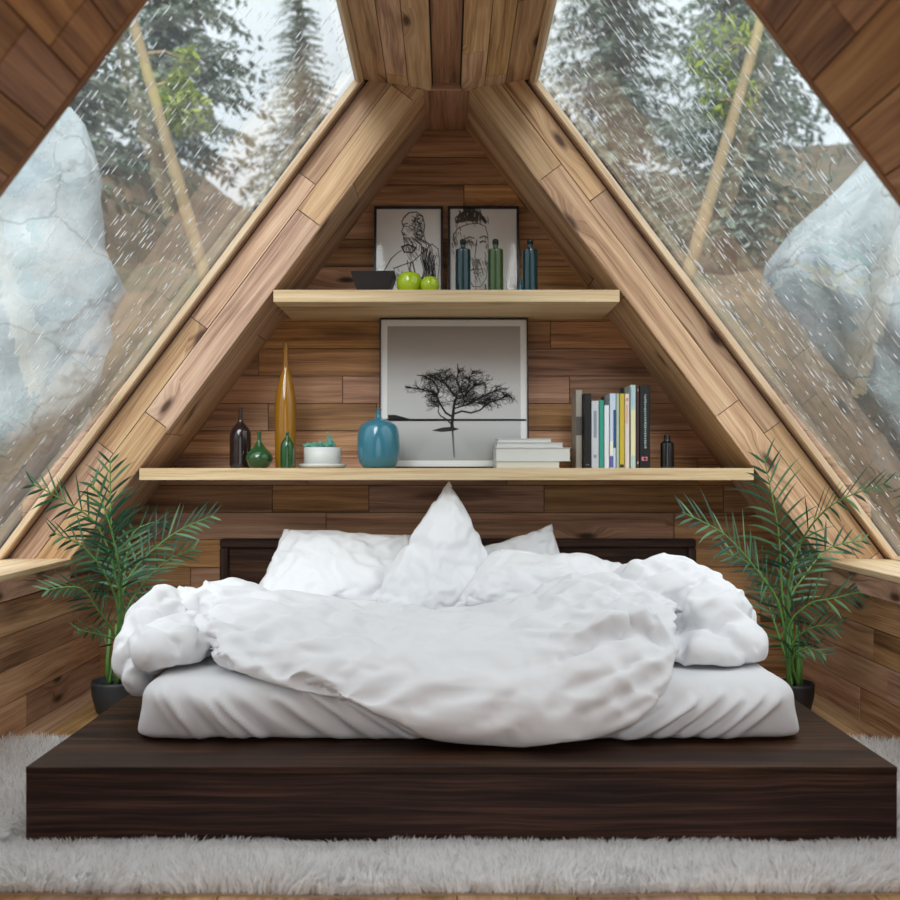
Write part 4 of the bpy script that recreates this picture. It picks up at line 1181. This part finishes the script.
def subdiv(o, n=1, sm=0):
    m = o.modifiers.new('s', 'SUBSURF'); m.levels = n
    if sm: k = o.modifiers.new('k', 'SMOOTH'); k.iterations = sm; k.factor = .5
    dg = bpy.context.evaluated_depsgraph_get(); me = bpy.data.meshes.new_from_object(o.evaluated_get(dg)); o.modifiers.clear(); old = o.data; nm = old.name; o.data = me; bpy.data.meshes.remove(old); me.name = nm
    for p in me.polygons: p.use_smooth = True
subdiv(duvet)
strokes3(duvet, [
    (.015, -.055, [(560, 655, 2.95), (600, 636, 2.98), (640, 627, 3.02), (664, 640, 3.0)]),
    (.015, .038, [(570, 640, 3.0), (610, 624, 3.05), (655, 620, 3.1), (672, 650, 3.0)]),
    (.016, -.022, [(668, 668, 2.9), (630, 690, 2.87), (585, 712, 2.83)]),
    (.015, -.016, [(664, 690, 2.88), (636, 708, 2.86), (606, 722, 2.84)]),
    (.016, -.018, [(664, 648, 2.95), (610, 672, 2.88), (560, 690, 2.85)]),
    (.022, -.018, [(225, 642, 3.05), (280, 672, 2.92), (350, 694, 2.86), (420, 706, 2.83)]),
    (.015, -.030, [(215, 615, 3.25), (262, 640, 3.1), (330, 655, 3.0)]),
    (.016, -.03, [(208, 600, 3.4), (206, 625, 3.2), (216, 655, 3.0), (240, 676, 2.98)]),
    (.014, -.045, [(168, 622, 3.3), (190, 630, 3.2), (210, 634, 3.15)]),
    (.013, -.022, [(130, 640, 3.3), (160, 628, 3.25), (190, 640, 3.15), (215, 660, 3.05)]),
    (.013, -.035, [(150, 598, 3.5), (140, 622, 3.4), (128, 650, 3.3)]),
    (.013, -.03, [(172, 596, 3.5), (165, 612, 3.4), (150, 630, 3.3)]),
    (.012, .022, [(158, 592, 3.5), (176, 610, 3.4), (205, 618, 3.3)]),
    (.014, -.018, [(135, 672, 3.2), (175, 660, 3.1), (215, 668, 3.0)]),
    (.020, -.018, [(330, 625, 3.2), (400, 640, 3.05), (470, 636, 3.05)]),
    (.025, -.018, [(440, 655, 2.98), (500, 668, 2.9), (560, 660, 2.95)]),
    (.018, -.045, [(674, 600, 3.4), (682, 630, 3.2), (678, 655, 3.1)])])
def wrinkle(o, fn):
    'fine cloth wrinkles: warped ridges along a local direction'
    nr = [v.normal.copy() for v in o.data.vertices]
    for v, nn in zip(o.data.vertices, nr):
        p = v.co; amp, ang = fn(p)
        if amp <= 0: continue
        w = Vector(noise.noise_vector(p*3.1))*.09
        x, z = p.x+w.x, p.z+w.z+.6*(p.y+w.y)
        a_ = x*math.cos(ang)+z*math.sin(ang); b__ = -x*math.sin(ang)+z*math.cos(ang)
        r1 = 1-abs(noise.noise(Vector((a_*2.6, b__*8.5, 2.0))))*2.0; r2 = 1-abs(noise.noise(Vector((a_*5, b__*17, 7.0))))*2.2
        v.co += nn*amp*(max(0, r1)**2.5+.2*max(0, r2)**3-.3)
def duvet_wr(p):
    c_ = crumple(p); up = sstep(.42, .55, p.z)
    ang = .75 if p.x > .45 else (-.9 if p.x < -.72 else -.12)
    edge = sstep(0, .09, abs(p.x-.45))*sstep(0, .07, abs(p.x+.72))
    return (.0035+.0085*c_+.002*up)*edge, ang
wrinkle(duvet, duvet_wr)
print('DUVET sim', _t.time()-_t0)

# ------------------------------------------------------------------ pillows
def pillow(cs, T, label, bow=.07, seed=0, goal=.2, shrink=-.07, n=(56, 44), power=.5, sag=0):
    c = [P(*q) for q in cs]      # four corners in order round the pillow
    nu, nv = n; V = []; F = []
    nrm = (c[2]-c[0]).cross(c[3]-c[1]).normalized()
    if nrm.y > 0: nrm = -nrm
    def pt(u, v, s_):
        uu = u*(1-bow*(1-v*v)); vv = v*(1-bow*(1-u*u)); a = (uu+1)/2; b = (vv+1)/2
        p = c[0]*(1-a)*(1-b)+c[1]*a*(1-b)+c[2]*a*b+c[3]*(1-a)*b
        h = T/2*(max(0, 1-u*u)*max(0, 1-v*v))**power
        w = noise.noise(Vector((u*1.6+seed*3, v*1.6, seed)))*.03*(1-max(abs(u), abs(v))**4)
        return p+nrm*(s_*h+w)+Vector((0, 0, -sag*(1-u*u)*max(0, b)))
    for s_ in (1, -1):
        for j in range(nv+1):
            for i in range(nu+1):
                u = math.sin((i/nu*2-1)*PI/2*.92)/math.sin(PI/2*.92); v = math.sin((j/nv*2-1)*PI/2*.92)/math.sin(PI/2*.92); V.append(pt(u, v, s_))
    o_ = (nu+1)*(nv+1)
    for j in range(nv):
        for i in range(nu):
            q = j*(nu+1)+i; F.append((q, q+1, q+nu+2, q+nu+1)); q += o_; F.append((q+nu+1, q+nu+2, q+1, q))
    o = mesh_obj('pillow', V, F, M['linen2'])
    bm = bmesh.new(); bm.from_mesh(o.data); bmesh.ops.remove_doubles(bm, verts=bm.verts, dist=1e-5); bmesh.ops.recalc_face_normals(bm, faces=bm.faces); bm.to_mesh(o.data); bm.free()
    for p in o.data.polygons: p.use_smooth = True
    def hold(p):
        d = min((p-q).length for q in c); return 1.0 if d < .03 else goal
    simulate(o, [], frames=20, gfun=hold, shrink=(shrink, shrink), bend=1.0, tens=16, grav=.25, pressure=.5)
    return tag(o, label, 'pillow', 'white pillows against the headboard')
pillow([(284, 529, 4.50), (415, 537, 4.50), (425, 608, 4.24), (246, 607, 4.22)], .17, 'white pillow leaning on the left half of the headboard', seed=1, bow=.04)
pillow([(449, 481, 4.33), (506, 590, 4.22), (446, 618, 4.06), (370, 600, 4.18)], .15, 'white pillow standing on end with one corner pointing up', seed=2, bow=-.03)
pillow([(552, 524, 4.50), (574, 600, 4.44), (480, 606, 4.40), (462, 553, 4.48)], .12, 'white pillow behind with its corner poking up right of the tall one', seed=3, bow=.03)
pillow([(492, 552, 4.22), (628, 566, 4.24), (640, 606, 4.0), (454, 608, 3.99)], .19, 'white pillow lying low in front, right of the middle', seed=4, bow=-.02)
print('PILLOWS', _t.time()-_t0)
bpy.data.objects.remove(plat)

# ------------------------------------------------------------------ fluffy rug
t = NT('white_fur'); at = t.n('ShaderNodeAttribute', attribute_name='rnd')
col = t.ramp(at.outputs['Fac'], [(0, lin('#d3cec8')), (.3, lin('#f6f6f6')), (1, lin('#ffffff'))])
di = t.n('ShaderNodeBsdfDiffuse'); tl = t.n('ShaderNodeBsdfTranslucent'); mx = t.n('ShaderNodeMixShader'); mx.inputs[0].default_value = .5
t.l(col, di.inputs[0]); t.l(col, tl.inputs[0]); t.l(di.outputs[0], mx.inputs[1]); t.l(tl.outputs[0], mx.inputs[2]); t.l(mx.outputs[0], t.out.inputs[0])
M['fur'] = t.mat
M['rugback'] = plain('rug_backing', lin('#a58f78'), .95, noise_amt=.1)
RX0, RX1, RY0, RY1 = -1.60, 1.62, 2.345, 3.62
rug = thing('rug', (0, 3.0, 0), 'shaggy white fur rug under the front of the bed platform', 'rug')
def rug_edge(x, y):
    'how far inside the wavy outline'
    wx = noise.noise(Vector((y*2.5, 3.3, 0)))*.03; wy = noise.noise(Vector((x*2.2, 9.1, 0)))*.03
    return min(x-(RX0+wx), (RX1+wx)-x, y-(RY0+wy), (RY1+wy)-y)
mb = MB(); ring_ = []
N_ = 60
for i in range(N_): x = RX0+(RX1-RX0)*i/N_; ring_.append((x, RY0+noise.noise(Vector((x*2.2, 9.1, 0)))*.03))
for i in range(N_//2): y = RY0+(RY1-RY0)*i/(N_//2); ring_.append((RX1+noise.noise(Vector((y*2.5, 3.3, 0)))*.03, y))
for i in range(N_): x = RX1-(RX1-RX0)*i/N_; ring_.append((x, RY1+noise.noise(Vector((x*2.2, 9.1, 0)))*.03))
for i in range(N_//2): y = RY1-(RY1-RY0)*i/(N_//2); ring_.append((RX0+noise.noise(Vector((y*2.5, 3.3, 0)))*.03, y))
mb.prism([(x, y, .006) for x, y in ring_], (0, 0, 1), .0055, (1, 0, 0), (0, 1, 0), r=.5)
mb.build('backing', M['rugback'], rug)
rs = np.random.RandomState(4); NS = 95000
X = []; Y = []
xs = rs.uniform(RX0-.02, RX1+.02, NS*3); ys = rs.uniform(RY0-.02, RY1+.02, NS*3)
# denser near the front where the pile is seen close
keep = np.array([rug_edge(x, y) > .002 for x, y in zip(xs, ys)])
under = (xs > PX0-.004) & (xs < PX1+.004) & (ys > PY0-.012)
keep &= ~under
pr_ = np.where(ys < PY0, 1.0, .45); keep &= rs.random_sample(len(xs)) < pr_
xs, ys = xs[keep], ys[keep]; n = len(xs)
def nf(sc, o_): return np.array([noise.noise(Vector((x*sc, y*sc, o_))) for x, y in zip(xs, ys)])
a1, a2, a3, a4 = nf(3.2, 1.0), nf(3.2, 5.0), nf(16, 2.0), nf(16, 7.0)
lx = a1*.9+a3*.8+rs.normal(0, .22, n); ly = a2*.7+a4*.8-.10+rs.normal(0, .22, n)
# the platform and the rug's rim turn the pile aside
inp = (xs > PX0-.02) & (xs < PX1+.02) & (ys > PY0-.07); ly = np.where(inp, -np.abs(ly)-.05, ly)
lx = np.where((xs < PX0) & (xs > PX0-.07) & (ys > PY0), -np.abs(lx)-.05, lx); lx = np.where((xs > PX1) & (xs < PX1+.07) & (ys > PY0), np.abs(lx)+.05, lx)
ed = np.array([rug_edge(x, y) for x, y in zip(xs, ys)]); rim = np.clip(1-ed/.06, 0, 1)
ly -= rim*(ys < RY0+.1)*.45
Ls = rs.uniform(.042, .070, n)*(1+a1*.25)*(1-.25*rim)
nearp = np.clip((ys-(PY0-.22))/.20, 0, 1)*((xs > PX0-.05) & (xs < PX1+.05) & (ys < PY0+.05)); Ls *= 1-.55*nearp
wd = rs.uniform(.0013, .0027, n); an = rs.uniform(0, PI, n)
V = np.zeros((n, 7, 3)); b0 = np.stack([xs, ys, np.full(n, .005)], 1)
hx_, hy_ = np.cos(an)*wd, np.sin(an)*wd; W_ = np.stack([hx_, hy_, np.zeros(n)], 1)
def at_(f):
    bend = f**1.6; return b0+np.stack([lx*Ls*bend, ly*Ls*bend, Ls*(f*(1-.28*f*np.minimum(1.3, np.hypot(lx, ly))))], 1)
p1, p2, p3 = at_(.4), at_(.75), at_(1.0)
for k, q in enumerate((b0-W_, b0+W_, p1-W_*.9, p1+W_*.9, p2-W_*.6, p2+W_*.6, p3)): V[:, k, :] = q
base = (np.arange(n)*7)[:, None]
Q = np.concatenate([base+np.array([[0, 1, 3, 2]]), base+np.array([[2, 3, 5, 4]])]); Tt = base+np.array([[4, 5, 6]])
me = bpy.data.meshes.new('fur_pile')
me.vertices.add(n*7); me.vertices.foreach_set('co', V.reshape(-1).astype(np.float32))
me.loops.add(n*11); me.polygons.add(n*3)
me.loops.foreach_set('vertex_index', np.concatenate([Q.reshape(-1), Tt.reshape(-1)]).astype(np.int32))
me.polygons.foreach_set('loop_start', np.concatenate([np.arange(2*n)*4, 8*n+np.arange(n)*3]).astype(np.int32))
me.update(calc_edges=True)
rr = rs.random_sample(n); at = me.attributes.new('rnd', 'FLOAT', 'FACE'); at.data.foreach_set('value', np.concatenate([rr, rr, rr]).astype(np.float32))
me.materials.append(M['fur'])
o = bpy.data.objects.new('fur_pile', me); COL.objects.link(o); put_under(o, rug); o['kind'] = 'stuff'
print('FUR', n)

# ------------------------------------------------------------------ potted palms
t = NT('palm_leaf'); at = t.n('ShaderNodeAttribute', attribute_name='rnd')
col = t.ramp(at.outputs['Fac'], [(0, lin('#17382a')), (.5, lin('#2c5a40')), (1, lin('#6f9c70'))])
b = t.n('ShaderNodeBsdfPrincipled'); t.l(col, b.inputs['Base Color']); b.inputs['Roughness'].default_value = .38
tl = t.n('ShaderNodeBsdfTranslucent'); t.l(col, tl.inputs[0]); mx = t.n('ShaderNodeMixShader'); mx.inputs[0].default_value = .22
t.l(b.outputs[0], mx.inputs[1]); t.l(tl.outputs[0], mx.inputs[2]); t.l(mx.outputs[0], t.out.inputs[0]); M['leaf'] = t.mat
M['stalk'] = plain('palm_stalk', lin('#5f8a45'), .5, noise_amt=.2, bscale=15)
M['potgrey'] = plain('dark_grey_pot', lin('#33373a'), .5, noise_amt=.12, bscale=12)

def frond(parent, pts, leaf_from, L, n, seed, wdt=.0058, droop=.45, swing=.55, up=None, stiff=1.0):
    'an arching stalk through pts with two ranks of narrow leaflets'
    rg = random.Random(seed); pts = [Vector(p) for p in pts]
    C_ = []
    m = len(pts)
    for i in range(m-1):
        p0, p1, p2, p3 = pts[max(i-1, 0)], pts[i], pts[i+1], pts[min(i+2, m-1)]
        for k in range(12):
            f = k/12; C_.append(.5*((2*p1)+(-p0+p2)*f+(2*p0-5*p1+4*p2-p3)*f*f+(-p0+3*p1-3*p2+p3)*f**3))
    C_.append(pts[-1]); nC = len(C_)
    mb = MB(); mb.tube(C_, [.0055*(1-.78*i/nC)+.0006 for i in range(nC)], seg=7, m=1, r=.6)
    cum = [0]
    for i in range(1, nC): cum.append(cum[-1]+(C_[i]-C_[i-1]).length)
    tot = cum[-1]
    def at(f):
        d = f*tot; i = 1
        while i < nC-1 and cum[i] < d: i += 1
        g = (d-cum[i-1])/max(1e-6, cum[i]-cum[i-1]); return C_[i-1].lerp(C_[i], g), (C_[i]-C_[i-1]).normalized()
    upv = Vector(up) if up else Vector((0, -.75, .65))
    n = int(n*.9)
    for k in range(n):
        f = leaf_from+(1-leaf_from)*((k+.5)/n); p, tg = at(f); sd = tg.cross(upv).normalized(); nn = sd.cross(tg).normalized()
        g = (f-leaf_from)/(1-leaf_from); LL = L*(.45+.55*math.sin(PI*min(1, .25+g*.62)))*(1 if g < .8 else 1-(g-.8)*2.2)
        for s_ in (-1, 1):
            l = LL*rg.uniform(.75, 1.3); fwd = .55+.65*g+rg.uniform(-.1, .1)
            d = (sd*s_*1.0+tg*fwd+nn*(.12+rg.uniform(-.22, .22))).normalized()
            q = []; c = p.copy(); dd = d.copy(); seg = 7
            for i in range(seg+1):
                q.append(c.copy()); dd = (dd+Vector((0, 0, -droop*l*1.6))*(i/seg)*stiff).normalized(); c = c+dd*(l/seg)
            base = len(mb.v); r_ = rg.random()*.8+.1*(1 if s_ > 0 else 0)
            for i, c in enumerate(q):
                fw = i/seg; w = wdt*(math.sin(PI*(fw*.86+.10))**.8)*(1-fw**4) if i < seg else 0
                tgt = (q[min(i+1, seg)]-q[max(i-1, 0)]).normalized(); ax = tgt.cross(nn).normalized(); fold = tgt.cross(ax).normalized()
                mb.v += [tuple(c-ax*w+fold*w*.35), tuple(c), tuple(c+ax*w+fold*w*.35)]
            for i in range(seg):
                a = base+i*3; mb.face((a, a+1, a+4, a+3), None, r_, 0, True); mb.face((a+1, a+2, a+5, a+4), None, r_, 0, True)
    return mb.build('frond', [M['leaf'], M['stalk']], parent)

def palm(name, x, y, pr, ph, label, fronds, seed, potmat):
    r = thing(name, (x, y, 0.0), label, 'plant')
    mb = MB(); mb.lathe([(0, .002), (pr*.72, .002), (pr*.80, .012), (pr*.98, ph*.6), (pr*1.0, ph-.012), (pr*.99, ph), (pr*.92, ph), (pr*.90, ph-.02)], (x, y, 0), seg=40)
    pt_ = mb.build('pot', potmat, r)
    mb = MB(); mb.lathe([(pr*.93, ph-.022), (pr*.5, ph-.014), (0, ph-.012)], (x, y, 0), seg=24); mb.build('potting_soil', M['soil2'], pt_)
    rg = random.Random(seed)
    for k in range(4):
        a = k*1.7; d = Vector((math.cos(a), math.sin(a), 0))*pr*.3; b0_ = Vector((x, y, ph-.02))+d
        mb = MB(); mb.tube([b0_, b0_+Vector((d.x*.1, d.y*.1, .10)), b0_+Vector((-d.x*.3, -d.y*.3, .22+.05*rg.random()))], [.012, .010, .006], seg=8, r=.4)
        mb.build('stem', M['stalk'], r)
    for k, (pts, lf, L, n, kw) in enumerate(fronds):
        a = rg.uniform(0, 6.28); root = Vector((x+math.cos(a)*pr*.3, y+math.sin(a)*pr*.3, ph-.01))
        frond(r, [root]+[P(*q) for q in pts], lf, L, n, seed*50+k, **kw)
    return r
palm('potted_palm', -1.362, 4.12, .098, .135, 'potted palm in a dark grey pot, left of the bed', [
    ([(122, 600, 4.12), (112, 530, 4.08), (110, 458, 4.02)], .42, .17, 15, {}),
    ([(120, 600, 4.10), (100, 530, 3.98), (62, 500, 3.85), (30, 483, 3.75)], .45, .16, 17, {}),
    ([(122, 600, 4.14), (138, 565, 4.2), (175, 533, 4.22), (214, 515, 4.2)], .42, .15, 17, {}),
    ([(122, 605, 4.12), (130, 540, 4.3), (148, 524, 4.34), (168, 522, 4.36)], .45, .16, 15, {}),
    ([(118, 610, 4.08), (102, 570, 3.95), (80, 545, 3.85), (52, 532, 3.75)], .42, .15, 15, {}),
    ([(116, 640, 4.06), (98, 610, 3.92), (80, 588, 3.82), (46, 590, 3.72)], .40, .12, 17, {}),
    ([(124, 620, 4.14), (140, 588, 4.22), (165, 562, 4.28), (196, 548, 4.3)], .42, .13, 14, {}),
    ([(120, 610, 4.05), (118, 560, 3.85), (105, 510, 3.75), (90, 480, 3.7)], .45, .14, 13, {}),
    ([(118, 645, 4.02), (100, 635, 3.9), (78, 630, 3.8)], .40, .10, 9, {}),
    ([(122, 640, 4.16), (140, 610, 4.25), (150, 590, 4.32)], .35, .12, 10, {}),
], 3, M['potgrey'])
palm('potted_palm', 1.425, 4.10, .080, .13, 'potted palm in a black pot, right of the bed', [
    ([(783, 600, 4.08), (778, 530, 4.0), (764, 458, 3.92)], .40, .215, 15, {}),
    ([(780, 610, 4.06), (760, 575, 3.95), (725, 535, 3.85), (682, 512, 3.8)], .42, .155, 18, {}),
    ([(788, 600, 4.06), (800, 545, 3.95), (832, 505, 3.75), (888, 482, 3.55)], .42, .15, 18, {}),
    ([(788, 610, 4.12), (805, 575, 4.15), (830, 548, 4.15), (866, 540, 4.1)], .42, .12, 14, {}),
    ([(788, 630, 4.06), (808, 605, 3.98), (835, 598, 3.9), (868, 590, 3.82)], .42, .12, 14, {}),
    ([(783, 620, 4.1), (772, 590, 4.1), (752, 565, 4.12), (722, 552, 4.15)], .40, .13, 13, {}),
    ([(790, 600, 4.14), (800, 540, 4.3), (812, 505, 4.38)], .45, .13, 11, {}),
    ([(792, 645, 4.04), (812, 628, 3.95), (838, 625, 3.88)], .38, .11, 11, {}),
    ([(780, 640, 4.08), (768, 605, 4.1), (756, 588, 4.15)], .36, .11, 9, {}),
    ([(792, 660, 4.02), (806, 648, 3.95), (826, 655, 3.9)], .38, .09, 8, {}),
], 8, M['dark_cer'])
